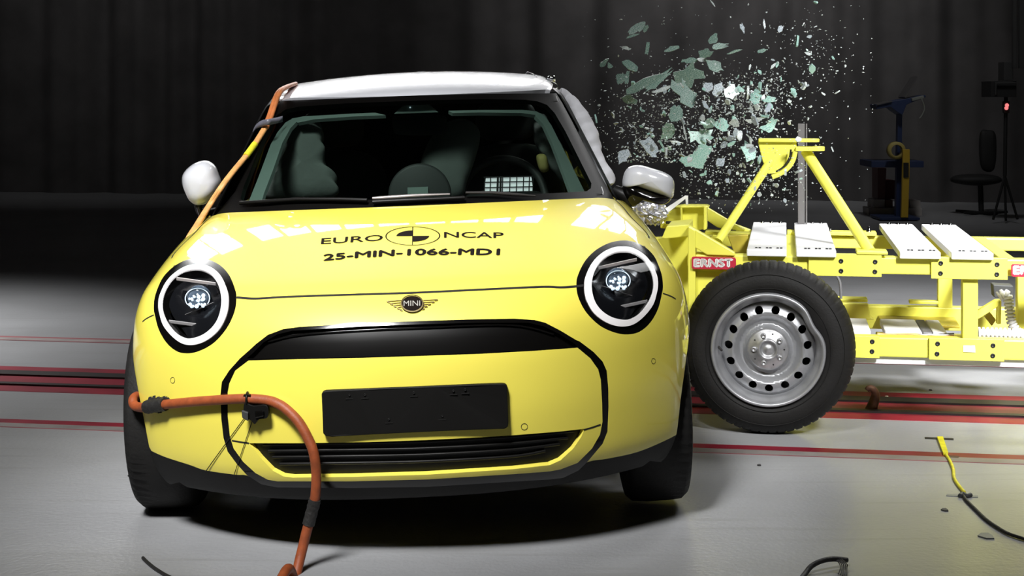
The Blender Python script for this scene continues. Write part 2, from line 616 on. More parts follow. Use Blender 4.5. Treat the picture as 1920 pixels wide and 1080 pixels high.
def phi1(p):
    u, v, w = p[:, 0], p[:, 1], p[:, 2]
    f1 = V0(w) + plan(u) - v
    f2 = w - (WC(v - 0.8 * plan(u)) - 0.026 * (u / 0.8) ** 2)
    f3 = np.abs(u) - US(w) + 0.03 * np.clip((v - 1.3) / 2.5, 0, 1) ** 2
    f4 = v - 3.84 + 0.25 * (np.abs(u) / 0.85) ** 3 + 0.2 * np.clip((0.5 - w) / 0.4, 0, 1) ** 2
    f5 = 0.17 - w
    return smax(smax(smax(smax(f1, f2, .07), f3, .10), f4, .12), f5, .03)


VW, WS = 0.96, 1.33
WR = Tab([(.7, 1.02), (1.2, 1.25), (1.38, 1.325), (1.47, 1.360), (1.55, 1.391), (1.73, 1.430), (2.0, 1.456), (2.6, 1.458), (3.2, 1.43), (3.7, 1.36), (4.0, 1.28)], .04)


def phi2(p):
    u, v, w = p[:, 0], p[:, 1], p[:, 2]
    f1 = VW + (w - 0.97) * WS + 0.30 * (np.abs(u) / .7) ** 2.2 - v
    f2 = w - (WR(v - 0.10 * (np.abs(u) / .55) ** 2) - 0.035 * (u / .55) ** 2)
    f3 = np.abs(u) - (0.742 - (w - 0.95) * 0.41) + 0.04 * np.clip((v - 1.7) / 2.0, 0, 1) ** 2
    f4 = v - (3.72 - (w - .95) * 0.55) + 0.2 * (np.abs(u) / .7) ** 3
    return smax(smax(smax(f1, f2, .02), f3, .05), f4, .1)


def grad(phi, P, e=1e-3):
    g = np.zeros_like(P)
    for k in range(3):
        d = np.zeros(3)
        d[k] = e
        g[:, k] = phi(P + d) - phi(P - d)
    return g / (np.linalg.norm(g, axis=1)[:, None] + 1e-12)


def solve(phi, A, B, n=120):
    """first zero of phi going from A to B (rows), bisected"""
    A, B = np.asarray(A, float), np.asarray(B, float)
    s0 = np.sign(phi(A))
    lo, hi = np.zeros(len(A)), np.ones(len(A))
    found = np.zeros(len(A), bool)
    for k in range(1, n + 1):
        t = k / n
        s = np.sign(phi(A + (B - A) * t))
        new = (~found) & (s != s0)
        hi[new] = t
        lo[new] = (k - 1) / n
        found |= new
    for _ in range(30):
        m = (lo + hi) / 2
        s = np.sign(phi(A + (B - A) * m[:, None]))
        same = s == s0
        lo = np.where(same, m, lo)
        hi = np.where(same, hi, m)
    return A + (B - A) * ((lo + hi) / 2)[:, None], found


CAM_L = to_car([0, 0, H])[0]


def px_on(phi, pts):
    """points of the car surface (car coordinates) seen at pixels"""
    pts = np.atleast_2d(np.asarray(pts, float))
    d = np.stack([(pts[:, 0] - 960) / F, np.ones(len(pts)), -(pts[:, 1] - HY) / F], 1)
    A = to_car(np.array([0, 0, H]) + d * 4.2)
    B = to_car(np.array([0, 0, H]) + d * 7.4)
    P, ok = solve(phi, A, B, 160)
    if not ok.all():
        print('MISS', phi.__name__, pts[~ok][:6].tolist())
    return P, ok


def px_at(px, py, v):
    """car coordinates of a pixel on the plane v = const"""
    d = to_car(at(px, py, 1.0))[0] - CAM_L
    return CAM_L + d * (v - CAM_L[1]) / d[1]


ORG = np.array([0.0, 2.2, 0.26])       # inside the body: every front point is seen once from here


def proj(P):
    P = np.atleast_2d(P)
    return np.stack([P[:, 0] / (2.2 - P[:, 1]), (P[:, 2] - .26) / (2.2 - P[:, 1])], 1)


def unproj(ab, phi=phi1):
    d = np.stack([ab[:, 0], -np.ones(len(ab)), ab[:, 1]], 1)
    P, ok = solve(phi, ORG + d * 0.05, ORG + d * 2.5, 160)
    return P


def mirror(L):
    L = np.array(L, float)
    L[:, 0] *= -1
    return L


def trace(px_pts, phi=phi1):
    P, ok = px_on(phi, px_pts)
    return P[ok]


def left_lamp(pts, n=6):
    q = [(280 + x / 5.4, 470 + y / 5.4) for x, y in pts]
    return trace(spline(q, n, True))


lamp_outer = left_lamp([(480, 75), (600, 90), (720, 150), (810, 250), (868, 390), (882, 480), (865, 610), (800, 760), (700, 890), (600, 970), (480, 1025), (380, 1040), (280, 1020), (180, 940), (100, 810), (57, 660), (45, 570), (60, 450), (120, 300), (190, 210), (270, 145), (370, 95)])
ring_outer = left_lamp([(480, 145), (560, 150), (650, 190), (730, 270), (790, 400), (805, 500), (790, 630), (730, 770), (650, 860), (550, 925), (440, 955), (340, 940), (240, 870), (150, 760), (110, 640), (98, 560), (110, 460), (170, 330), (250, 240), (370, 165)])
ring_inner = left_lamp([(480, 195), (560, 210), (640, 260), (700, 350), (732, 470), (730, 580), (700, 690), (640, 780), (550, 850), (450, 885), (370, 885), (280, 840), (200, 750), (150, 650), (133, 560), (145, 460), (190, 360), (260, 275), (370, 210)])

# lines traced along the nose, as pixels
grille_top = [(467, 657), (480, 645), (502, 628), (531, 617), (561, 613), (677, 606), (800, 601.5), (877, 599), (964, 597.5), (1002, 600), (1022, 605), (1051, 620), (1081, 638)]
band_l_out = [(450, 672), (429.5, 695), (416, 716), (413.5, 739), (415, 786), (419, 821), (427, 847), (444, 870), (463, 891)]
band_r_out = [(1102.6, 864.5), (1130, 832), (1139, 809), (1141, 762), (1140.5, 727), (1137.5, 695), (1130, 678), (1113, 660)]
panel_bottom = [(502, 899.5), (520, 902.5), (660, 902.5), (800, 899), (964, 889), (1030, 884), (1051.5, 880)]
panel_loop = ([(466, 676), (560, 673.5), (680, 671), (800, 667), (900, 663.5), (1000, 658), (1083, 652), (1107, 672), (1121.5, 692.5), (1126.5, 712), (1129, 757), (1129.7, 791), (1125, 815), (1110, 841), (1083, 868)] +
              panel_bottom[::-1] + [(479, 887), (456, 866), (438, 841), (431, 818), (427, 780), (427, 736), (430, 719), (441, 695)])
band_loop = grille_top + [(1086.5, 640)] + band_r_out[::-1] + [(1085, 882), (1056, 896), (1030, 899), (964, 903), (800, 913), (660, 915), (520, 914), (490, 908)] + band_l_out[::-1]
low_grille = [(466, 831), (566, 831), (690, 829), (800, 825), (900, 820), (964, 816), (1051, 809), (1096, 804), (1090, 819), (1075, 841), (1051, 863), (1031, 872), (964, 879.5), (880, 885), (800, 890), (660, 894), (549, 895.5), (531, 893), (511, 882), (488, 858), (473, 839)]
up_grille = [(463, 672), (476, 660), (494, 642), (520, 627), (548, 620), (677, 612), (800, 607.5), (900, 605), (990, 605), (1020, 612), (1050, 627), (1078, 645), (1083, 650), (1000, 656), (900, 661.5), (800, 665), (680, 669), (560, 671.5)]
hood_front = [(443, 557.7), (473, 560), (502, 559), (531.5, 557), (648, 553), (772, 549.3), (906, 543), (1016.6, 538), (1051, 539), (1081, 537), (1101, 534)]

T_ = {k: trace(v) for k, v in dict(panel=resample(panel_loop, 8), band=resample(band_loop, 8), low=resample(low_grille, 8), up=resample(up_grille, 8), hood_front=spline(hood_front, 4)).items()}

# boundaries given straight on the body sides (v, w)
def side_pts(vw, s):
    vw = np.array(vw, float)
    A = np.stack([np.zeros(len(vw)), vw[:, 0], vw[:, 1]], 1)
    B = A.copy()
    B[:, 0] = 1.3 * s
    P, ok = solve(phi1, A, B, 130)
    return P


WV, WW, WRAD = 0.76, 0.325, 0.352       # front wheel arch
arch = [(WV + WRAD * math.cos(math.radians(a)), WW + WRAD * math.sin(math.radians(a))) for a in range(205, 0, -8)]
lip_px = [(284, 845.5), (310, 857), (356.6, 872), (386, 882), (441, 890), (463, 891.5), (505, 906), (660, 908.5), (800, 905), (964, 896), (1050, 888), (1102.6, 866), (1139, 860), (1197, 847), (1255.6, 822), (1282, 806)]
lip_mid = trace(spline(lip_px, 4))
low_w = [(u, 0.185) for u in np.linspace(-.70, .70, 40)]


def front_pts(uw):
    uw = np.array(uw, float)
    A = np.stack([uw[:, 0], np.full(len(uw), 1.2), uw[:, 1]], 1)
    B = A.copy()
    B[:, 1] = -0.6
    return solve(phi1, A, B, 160)[0]


def hood_edge_pts(uv):
    uv = np.array(uv, float)
    A = np.stack([uv[:, 0], uv[:, 1], np.full(len(uv), .4)], 1)
    B = A.copy()
    B[:, 2] = 1.4
    return solve(phi1, A, B, 120)[0]


REAR_V = [(u, 0.905 + 0.26 * (abs(u) / .72) ** 2.2) for u in np.linspace(-.72, .72, 40)]
rear = hood_edge_pts(REAR_V)
sideR = side_pts([(.36, .20)] + arch + [(1.2, .30), (1.30, .45), (1.32, .60), (1.34, .75), (1.36, .85), (1.36, .93)], 1)
sideL = mirror(sideR)
dom3 = np.concatenate([front_pts(low_w), sideR, rear[::-1], sideL[::-1]])
D2 = resample(proj(dom3), .012)

LO, LOm = proj(lamp_outer), proj(mirror(lamp_outer))
hs = trace([(327.5, 500), (324, 479.5), (327, 462), (339, 447.5), (352, 436)])
hs = np.concatenate([hs, hood_edge_pts([(-.752, .93), (-.738, 1.06), (-.722, 1.17)])])
hood_side = spline(hs, 5)
hood_loop = np.concatenate([T_['hood_front'], lamp_outer[:1] * [-1, 1, 1], mirror(hood_side), mirror(hood_side[::-1])[:0], rear[::-1], hood_side[::-1]])
seam_f = spline(trace([(289, 590.5), (281, 594), (273, 598.5), (267.5, 603)]), 4)
fl = [np.array([-.60, .4, .70])]
fender_l = np.concatenate([hood_side, rear[:1] + [[-.03, .05, .0]], sideL[::-1][:6] * 1.0])
P2, T2 = cdt([D2, LO, LOm, proj(T_['panel']), proj(T_['band']), proj(T_['low']), proj(T_['up'])], .0085,
             [proj(lip_mid), proj(T_['hood_front']), proj(hood_side), proj(mirror(hood_side)), proj(seam_f), proj(mirror(seam_f))])
P3 = unproj(P2)
N3 = grad(phi1, P3)
c2 = P2[T2].mean(1)
c3 = P3[T2].mean(1)
reg = np.full(len(T2), 'bumper', object)
# lower lip: below the black boundary line
lp = proj(np.concatenate([side_pts([(.42, .30)], -1), lip_mid, side_pts([(.42, .30)], 1)]))
ylip = np.interp(c2[:, 0], lp[:, 0], lp[:, 1])
reg[c2[:, 1] < ylip] = 'lip'
hf = proj(T_['hood_front'])
hsL, hsR = proj(hood_side), proj(mirror(hood_side))
# hood polygon in projection space: seam, right lamp centre, right side seam, rear, left
lampc, lampcR = LO.mean(0), LOm.mean(0)
hood_poly = np.concatenate([[lampc], hf, [lampcR], hsR, [[1.2, 1.3], [-1.2, 1.3]], hsL[::-1]])
is_hood = inside(hood_poly, c2)
reg[is_hood] = 'hood'
sf = proj(seam_f)
for s, hp in ((-1, hsL), (1, hsR)):
    q = sf * [s * -1, 1] if s > 0 else sf
    lc = lampc if s < 0 else lampcR
    fp = np.concatenate([[lc], hp, [[s * 1.2, 1.3]], [[s * 2.0, 1.3], [s * 2.0, -.1], [s * .495, -.1]], q[::-1]])
    far = (~is_hood) & inside(fp, c2)
    reg[far & (reg != 'lip')] = 'fender_l' if s < 0 else 'fender_r'
back_low = (np.abs(c3[:, 0]) > .8) & (c3[:, 1] > .62)
for s, nm in ((-1, 'fender_l'), (1, 'fender_r')):
    reg[back_low & (c3[:, 0] * s > 0) & (reg != 'hood')] = nm
reg[inside(proj(T_['band']), c2)] = 'band'
reg[inside(proj(T_['panel']), c2)] = 'panel'
reg[inside(proj(T_['up']), c2)] = 'none'
reg[inside(proj(T_['low']), c2)] = 'none'
reg[inside(LO, c2) | inside(LOm, c2)] = 'none'
PARTS = {}
for key, name, m in (('bumper', 'front_bumper', 'paint'), ('hood', 'hood', 'paint'), ('fender_l', 'fender', 'paint'), ('fender_r', 'fender', 'paint'),
                     ('band', 'grille_surround', 'gloss_black'), ('panel', 'grille_panel', 'paint'), ('lip', 'bumper_lip', 'plastic')):
    PARTS[key] = mesh_normals(name, P3, N3, T2[reg == key], M[m], car, skirt=.03)


def surf_patch(name, loop3, m, off=0.0, parent=None, holes=(), step=.0085, phi=phi1, skirt=0.0, pj=proj, up=unproj, depth=None):
    """a patch of the body surface inside a traced outline, moved off along the normal"""
    L = pj(loop3)
    HL = [pj(h) for h in holes]
    P, T = cdt([L] + HL, step)
    c = P[T].mean(1)
    for h in HL:
        T = T[~inside(h, c)]
        c = P[T].mean(1)
    Q = up(P, phi)
    N = grad(phi, Q)
    o = off if depth is None else depth(Q)
    Q = Q + N * (o if np.isscalar(o) else o[:, None])
    return mesh_normals(name, Q, N, T, m, parent or car, skirt)


def ribbon(name, line3, width, m, off=.0008, parent=None, phi=phi1):
    P = np.array(line3, float)
    N = grad(phi, P)
    t = np.gradient(P, axis=0)
    s = np.cross(t, N)
    s /= np.linalg.norm(s, axis=1)[:, None] + 1e-12
    A, B = P + N * off - s * width / 2, P + N * off + s * width / 2
    mb = MB()
    n = len(P)
    mb.add(list(A) + list(B), [(i, i + 1, n + i + 1, n + i) for i in range(n - 1)], True)
    me_n = mb.build(name, m, parent or car)
    return me_n


# recessed grilles
ug = surf_patch('upper_grille', T_['up'], M['frit'], -.014)
lg = surf_patch('lower_grille', T_['low'], M['satin_black'], -.016)
for k in range(4):
    mb = MB()
    ys = [(836, 832, 822), (848, 845, 835), (860, 857, 847), (873, 870, 860)][k]
    xs = [(490, 1080), (500, 1068), (508, 1052), (522, 1025)][k]
    pts = spline([(xs[0], ys[0]), (660, ys[1] + 1), (800, ys[1] - 2), (960, ys[2] - 1), (xs[1], ys[2] - 12)], 6)
    p = trace(pts)
    p = p - grad(phi1, p) * .011
    mb.tube(p, .0045, 6)
    mb.build('grille_bar', M['satin_black'], lg)
mb = MB()
p = trace(spline([(500, 640), (560, 626), (677, 617), (800, 612), (960, 608), (1040, 626)], 6))
mb.tube(p - grad(phi1, p) * .008, .0025, 6)
mb.build('grille_rim', M['gloss_black'], ug)

# panel gaps
ribbon('gap_or_crease', T_['hood_front'], .0085, M['gap'])
for s in (1, -1):
    q = hood_side if s > 0 else mirror(hood_side)
    ribbon('gap_or_crease', q, .0065, M['gap'])
    ribbon('gap_or_crease', seam_f if s > 0 else mirror(seam_f), .004, M['gap'])

for q in ([(435, 826), (450, 828.5), (467, 831)], [(1094, 806), (1110, 801.5), (1126, 796)]):  # bumper creases, their shade drawn as dark ribbons
    ribbon('gap_or_crease', trace(q), .005, M['gap'])

# parking sensors
for (x, y, r) in ((324, 713, 5.5), (1225, 677, 5), (983, 800, 6)):
    c = [(x + r * math.cos(a) * (.75 if x != 983 else 1), y + r * math.sin(a)) for a in np.linspace(0, 2 * math.pi, 17)]
    ribbon('parking_sensor', trace(c), .0016, M['gap'])

# number plate holder
pl = trace(resample([(604, 736), (607, 732), (612, 730.5), (780, 724), (940, 717), (947, 717.5), (951, 722), (953, 790), (952, 797), (946, 801), (780, 809), (624, 816.5), (612, 815), (607, 810)], 8))
flatn = np.array([0, -1, 0])
cpl = pl.mean(0)
plv = pl.copy()
mb = MB()
mb.prism([(p[0], .012 + plan(p[0]) * .55, p[2]) for p in pl], (0, -.022, 0))
plate = mb.build('number_plate_holder', M['plate'], car, bevel=.003)
for (x, y) in ((684, 740), (776, 736), (872, 731), (729, 786), (829, 780), (655, 741), (850, 733)):
    q = px_at(x, y, -.008)
    mb = MB()
    mb.lathe([(0.0, .0035), (-.004, .0035), (-.004, .0018), (-.001, .0)], q + [0, plan(q[0]) * .55, 0], (0, 1, 0), (1, 0, 0), 10)
    mb.box(q + [-.011, -.003 + plan(q[0]) * .55, -.012], q + [.011, plan(q[0]) * .55, -.009])
    mb.build('plate_clip', M['plastic'], plate)

# winged badge
def decal(name, P, faces, m, off, parent=None, phi=phi1, thick=0.0):
    q, ok = px_on(phi, P)
    n = grad(phi, q)
    mb = MB()
    mb.add(q + n * off, faces)
    o = mb.build(name, m, parent or car)
    return o


def disc_px(cx, cy, rx, ry, n=40, r0=0.0, tilt=0.0, a0=0, a1=2 * math.pi):
    """ring or disc as pixel verts and faces"""
    rings = np.linspace(r0, 1, 5)
    vs, fs = [], []
    for r in rings:
        for k in range(n + 1):
            a = a0 + (a1 - a0) * k / n
            x, y = rx * r * math.cos(a), -ry * r * math.sin(a)
            vs.append((cx + x, cy + y - tilt * x))
    for i in range(len(rings) - 1):
        for k in range(n):
            fs.append((i * (n + 1) + k, i * (n + 1) + k + 1, (i + 1) * (n + 1) + k + 1, (i + 1) * (n + 1) + k))
    return vs, fs


v_, f_ = disc_px(773, 571.3, 19, 14)
badge = decal('badge', v_, f_, M['black_print'], .006)
v_, f_ = disc_px(773, 571.3, 21.5, 16, r0=.87)
decal('badge_ring', v_, f_, M['badge_gold'], .007, badge)
tv, tf = text_mesh('MINI', 0)
decal('badge_lettering', [(757 + 31 * x, 576.5 - 9.5 * y - .6 * x) for x, y in tv], tf, M['badge_text'], .0075, badge)
for s in (-1, 1):
    for k in range(5):
        xo = [46, 40, 33.5, 27, 22][k]
        y = 564 + k * 4.0
        yo = y - (1.2 if s > 0 else -2.2) * (1 if k < 4 else .5)
        p = trace(spline([(773 + s * 20.5, y), (773 + s * (20.5 + xo) / 2, (y + yo) / 2), (773 + s * xo, yo), (773 + s * (xo + .5), yo + 1.3), (773 + s * (xo - 4), yo + 2.2)], 5))
        p = p + grad(phi1, p) * .003
        MB().tube(p, .0013, 6).build('badge_wing', M['badge_gold'], badge)

# lettering on the hood
def hood_text(s, x0, x1, base, height, bold=0.0, slant=0.0):
    tv, t0 = text_mesh(s, 0.0)
    P, tf = [], []
    for (dx, dy) in (((0, 0),) if not bold else ((-bold, 0), (bold, 0), (0, bold * .6), (0, -bold * .6))):
        tf += [tuple(i + len(P) for i in f) for f in t0]
        for x, y in tv:
            X = x0 + (x1 - x0) * x
            P.append((X + slant * y + dx, base(X) - height(X) * y + dy))
    return decal('hood_lettering', P, tf, M['black_print'], .0012, PARTS['hood'])


hood_text('EURO', 602, 717, lambda x: np.interp(x, [602, 717], [458.5, 451.5]), lambda x: 11.0, 0.45, 1.5)
hood_text('NCAP', 833, 944, lambda x: np.interp(x, [833, 860, 944], [446.3, 446, 446.8]), lambda x: np.interp(x, [833, 944], [10.8, 10.2]), 0.45, 0)
hood_text('25-MIN-1066-MD1', 607, 936, lambda x: np.interp(x, [607, 640, 668, 737, 775, 800, 870, 936], [489.3, 486.5, 484, 480.3, 479, 478.6, 478.3, 478.6]),
          lambda x: 11.3, 1.5, 1.0)
for (r0, a0, a1, k) in ((.955, 0, 2 * math.pi, 64), (0, math.pi / 2, math.pi, 16), (0, 1.5 * math.pi, 2 * math.pi, 16)):
    sc = 1 if r0 else .60
    v_, f_ = disc_px(774, 443, 51.5 * sc, 17.6 * sc, k, r0, .012, a0, a1)
    decal('hood_emblem', v_, f_, M['black_print'], .0012, PARTS['hood'])
mb_v = [(773.2, 425.4), (775, 425.4), (774.6, 443), (774.0, 460.5), (772.6, 460.5), (772.9, 443)]
decal('hood_emblem', mb_v, [(0, 1, 2, 5), (5, 2, 3, 4)], M['black_print'], .0012, PARTS['hood'])

# ------------------------------------------------------------------ headlights
for s in (1, -1):
    f = (lambda L: L) if s > 0 else mirror
    lo, ro, ri = f(lamp_outer), f(ring_outer), f(ring_inner)
    cen = ri.mean(0)
    nrm = grad(phi1, solve(phi1, [cen + [0, .3, 0]], [cen + [0, -.3, 0]])[0])[0]
    hl = surf_patch('headlight', lo, M['gloss_black'], 0.0, None, [ri], .007, skirt=.03)
    surf_patch('light_ring', ro, M['lamp_ring'], .0035, hl, [ri], .007, skirt=.006)

    def bowl(Q, c=cen):
        r = np.linalg.norm(Q - c, axis=1)
        return -.028 - .05 * np.clip(1 - (r / .115) ** 2, 0, 1)
    surf_patch('lamp_bowl', ri, M['lamp_dark'], 0, hl, (), .01, depth=bowl)
    ex = np.array([1.0, 0, 0]) - nrm * nrm[0]
    ex /= np.linalg.norm(ex)
    ez = np.cross(ex, nrm)
    ez = ez if ez[2] > 0 else -ez
    def lp(x, y, deep):
        d = to_car(at(x, y, 1.0))[0] - CAM_L
        vv = (cen[1] if s > 0 else cen[1]) + deep
        q = CAM_L + d * (vv - CAM_L[1]) / d[1]
        return q * np.array([1 if s > 0 else -1, 1, 1])
    for (p0, p1) in (((331, 522.5), (405, 532.5)), ((317, 602.5), (398, 613))):
        a, b = lp(*p0, .004), lp(*p1, .004)
        MB().obox((a + b) / 2, (b - a) / 2, np.array([0, 0, .0048]), np.array([0, .004, 0])).build('trim_bar', M['lamp_bar'], hl, bevel=.001)
    # projector: a thick clear lens standing in a dark holder
    pc = lp(371.5, 558.5, .035)
    mb = MB()
    mb.lathe([(0, .0), (.014, .012), (.010, .028), (.0, .036), (-.014, .038)], pc, np.array([0, -1.0, .02]), np.array([1.0, 0, 0]), 32, lambda h, r, a, k: (h, r * (1 - .22 * max(0, -math.sin(a)) ** 2)))
    mb.build('projector', M['projector'] if 'projector' in M else M['lens'], hl)
    mb = MB()
    for q in range(16):
        a = math.radians(-20 + 220 * q / 15)
        a2 = math.radians(-20 + 220 * (q + 1) / 15) if q < 15 else None
    arc = [pc + np.array([0, -.013, 0]) + np.array([.037 * math.cos(a), 0, .031 * math.sin(a)]) for a in np.linspace(math.radians(-35), math.radians(215), 26)]
    mb.tube(arc, .0016, 6)
    mb.build('projector_rim', M['lamp_led'], hl)
    rng = random.Random(4)
    mb = MB()
    for q in range(24):
        x, z = rng.uniform(-.026, .022), rng.uniform(-.028, .016)
        mb.lathe([(0, rng.uniform(.003, .007)), (.004, .0)], pc + np.array([x, -.0135, z]), np.array([0, -1.0, 0]), np.array([1.0, 0, 0]), 8)
    mb.build('reflector_facet', M['lamp_led'], hl)
    MB().obox(lp(374, 579, .03), ex * .055, ez * .0007, nrm * .002).build('lamp_shelf', M['lamp_bar'], hl)
    surf_patch('lamp_cover', ro, M['lens'], .006, hl, (), .012)

# ------------------------------------------------------------------ greenhouse
_px_at = px_at


def px_at(x, y, v):
    return _px_at(x, y, v - .25)


ORG2 = np.array([0.0, 2.9, 0.60])


def proj2(P):
    P = np.atleast_2d(P)
    return np.stack([P[:, 0] / (2.9 - P[:, 1]), (P[:, 2] - .60) / (2.9 - P[:, 1])], 1)


def unproj2(ab, phi=phi2):
    d = np.stack([ab[:, 0], -np.ones(len(ab)), ab[:, 1]], 1)
    return solve(phi, ORG2 + d * 0.05, ORG2 + d * 2.2, 160)[0]


def trace2(pts):
    return trace(pts, phi2)


def along(phi, A, B, n=140):
    return solve(phi, np.atleast_2d(A), np.atleast_2d(B), n)[0]


def screen_pt(u, w):                      # on the windscreen surface, from the front
    return along(phi2, [u, 2.2, w], [u, .5, w])[0]


GP = dict(phi=phi2, pj=proj2, up=unproj2)
glass_px = [(451, 372), (456, 352), (470, 318), (495, 254), (508, 231), (521, 215), (536, 205), (560, 200), (652, 193.5), (800, 188), (903, 186), (985, 187), (1008, 190), (1026, 197), (1040, 212), (1060, 246), (1085, 296), (1109, 344), (1108, 353), (1100, 358.5), (1040, 362), (740, 373), (560, 379), (470, 380), (456, 379)]
glass3 = trace2(resample(glass_px, 10))
frame_px = [(424, 396), (440, 360), (470, 298), (500, 236), (518, 203), (526, 189), (640, 184.5), (780, 179), (900, 176), (1043, 175), (1054, 193), (1075, 232), (1110, 300), (1146, 372)]
top3 = trace2(spline(frame_px[5:10], 6))
base = [screen_pt(u, .945) for u in np.linspace(.73, -.73, 30)]
ll = trace2(frame_px[1:5])
rr = trace2(frame_px[10:13])
frame3 = np.concatenate([ll, top3, rr, base])
surf_patch('windscreen_frame', frame3, M['frit'], 0.0, car, [glass3], .012, skirt=.02, **GP)
surf_patch('windscreen', glass3, M['glass'], 0.0, car, (), .015, **GP)

# roof: grid over (u, v) from the header backwards
def roof_grid():
    nu, nv = 49, 46
    vs = np.zeros((nv, nu, 3))
    t3 = top3[np.argsort(top3[:, 0])]
    us = np.linspace(-.58, .58, nu)
    for i in range(nu):
        u = us[i]
        v0 = np.interp(u, t3[:, 0], t3[:, 1])
        for k in range(nv):
            t = k / (nv - 1)
            vs[k, i] = (u, v0 + (3.62 - v0) * t ** 1.3, 0)
    A = vs.reshape(-1, 3) + [0, 0, .9]
    # leave the cabin along a fan so that the rounded edges are reached
    C = np.zeros_like(A)
    C[:, 1] = A[:, 1]
    C[:, 2] = .70
    D = np.stack([A[:, 0], A[:, 1], np.full(len(A), 1.42)], 1) - C
    P, ok = solve(phi2, C + D * .05, C + D * 2.0, 160)
    idx = np.arange(nu * nv).reshape(nv, nu)
    T = []
    for k in range(nv - 1):
        for i in range(nu - 1):
            T += [(idx[k, i], idx[k, i + 1], idx[k + 1, i + 1]), (idx[k, i], idx[k + 1, i + 1], idx[k + 1, i])]
    return P, np.array(T)


P, T = roof_grid()
roof = mesh_normals('roof', P, grad(phi2, P), T, M['white'], car, skirt=.03)

# pillars, side glass and flanks: grids over (v, w)
def side_grid(name, vr, wr, s, m, phi, nv=40, nw=16, skip=None, vshift=None, skirt=.0, off=0.0, parent=None):
    A = []
    for k in range(nw):
        for i in range(nv):
            w = wr[0] + (wr[1] - wr[0]) * k / (nw - 1)
            v = vr[0] + (vr[1] - vr[0]) * i / (nv - 1)
            if vshift:
                v = vshift(v, w, i / (nv - 1))
            A.append((0, v, w))
    A = np.array(A, float)
    B = A + [1.25 * s, 0, 0]
    P, ok = solve(phi, A, B, 120)
    N = grad(phi, P)
    P = P + N * off
    T = []
    for k in range(nw - 1):
        for i in range(nv - 1):
            a, b, c, d = k * nv + i, k * nv + i + 1, (k + 1) * nv + i + 1, (k + 1) * nv + i
            if skip and skip(A[[a, b, c, d]].mean(0)):
                continue
            if ok[a] and ok[b] and ok[c] and ok[d]:
                T += [(a, b, c), (a, c, d)]
    return mesh_normals(name, P, N, T, m, parent or car, skirt)


RWV = 0.76 + 2.526
for s in (-1, 1):
    side_grid('door', (1.37, 2.62), (.22, .945), s, M['paint'], phi1, 60, 30, skirt=.03)
    side_grid('rear_quarter', (2.625, 3.80), (.22, .945), s, M['paint'], phi1, 60, 36,
              lambda c: (c[1] - RWV) ** 2 + (c[2] - WW) ** 2 < WRAD ** 2, skirt=.03)
    side_grid('sill', (1.14, 2.96), (.18, .222), s, M['plastic'], phi1, 30, 4, skirt=.02, off=.004)
    vs = lambda v, w, t: (VW + (w - .97) * WS + .30 * ((.742 - (w - .95) * .41) / .7) ** 2.2) * (1 - t) + 3.55 * t + .0
    side_grid('side_window', (0, 1), (.945, 1.352), s, M['side_glass'], phi2, 40, 14, None, lambda v, w, t: vs(v, w, .05 + .93 * t))
    side_grid('pillar', (0, 1), (.93, 1.365), s, M['frit'], phi2, 5, 16, None, lambda v, w, t: vs(v, w, .002 + .055 * t), off=.002)
    side_grid('pillar', (2.45, 2.55), (.945, 1.36), s, M['frit'], phi2, 5, 16, off=.002)

# tail: back panel and rear window
A = np.array([(u, 2.6, w) for w in np.linspace(.22, .95, 20) for u in np.linspace(-.86, .86, 40)])
P, ok = solve(phi1, A * [.9, 1, 1], (A * [1.0, 1, 1]) + [0, 1.6, 0], 140)
T = np.array([t for k in range(19) for i in range(39) for t in ((k * 40 + i, k * 40 + i + 1, k * 40 + 41 + i), (k * 40 + i, k * 40 + 41 + i, k * 40 + 40 + i))])
T = T[ok[T].all(1)]
mesh_normals('tailgate', P, grad(phi1, P), T, M['paint'], car)
A = np.array([(u, 2.6, w) for w in np.linspace(.95, 1.36, 12) for u in np.linspace(-.62, .62, 30)])
P, ok = solve(phi2, A, A + [0, 1.6, 0], 140)
T = np.array([t for k in range(11) for i in range(29) for t in ((k * 30 + i, k * 30 + i + 1, k * 30 + 31 + i), (k * 30 + i, k * 30 + 31 + i, k * 30 + 30 + i))])
T = T[ok[T].all(1)]
mesh_normals('rear_window', P, grad(phi2, P), T, M['gloss_black'], car)

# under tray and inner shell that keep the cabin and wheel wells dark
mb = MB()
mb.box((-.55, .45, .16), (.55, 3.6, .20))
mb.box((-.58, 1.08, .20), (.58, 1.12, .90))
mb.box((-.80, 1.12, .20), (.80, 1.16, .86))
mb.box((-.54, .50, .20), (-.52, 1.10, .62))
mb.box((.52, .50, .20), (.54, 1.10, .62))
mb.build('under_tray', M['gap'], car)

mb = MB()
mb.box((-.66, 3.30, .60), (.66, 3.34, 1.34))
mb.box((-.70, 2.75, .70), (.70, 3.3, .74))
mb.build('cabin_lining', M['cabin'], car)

# wheels
def wheel(name, cx, cy, cz, s, parent):
    w = .21
    R = .316
    prof = [(-.085, .205), (-.098, .225), (-.105, .262), (-.098, .296), (-.080, .312), (-.03, R), (.03, R), (.080, .312), (.098, .296), (.105, .262), (.098, .225), (.085, .205)]
    def tread(h, r, a, k):
        return h, r - (.008 if (abs(h) > .06 and r > .30 and k % 2) else 0)
    o = MB().lathe(prof, (cx, cy, cz), (1, 0, 0), (0, 1, 0), 120, tread).build('wheel', M['rubber'], parent)
    MB().lathe([(.085 * s, .21), (.06 * s, .19), (.03 * s, .17), (.05 * s, .06), (.055 * s, .0)], (cx, cy, cz), (1, 0, 0), (0, 1, 0), 48).build('rim', M['dark_steel'], o)
    return o


def ground_fix(u, v):
    """car-space height of the floor under (u, v)"""
    p = from_car([u, v, 0])[0]
    return -p[2]


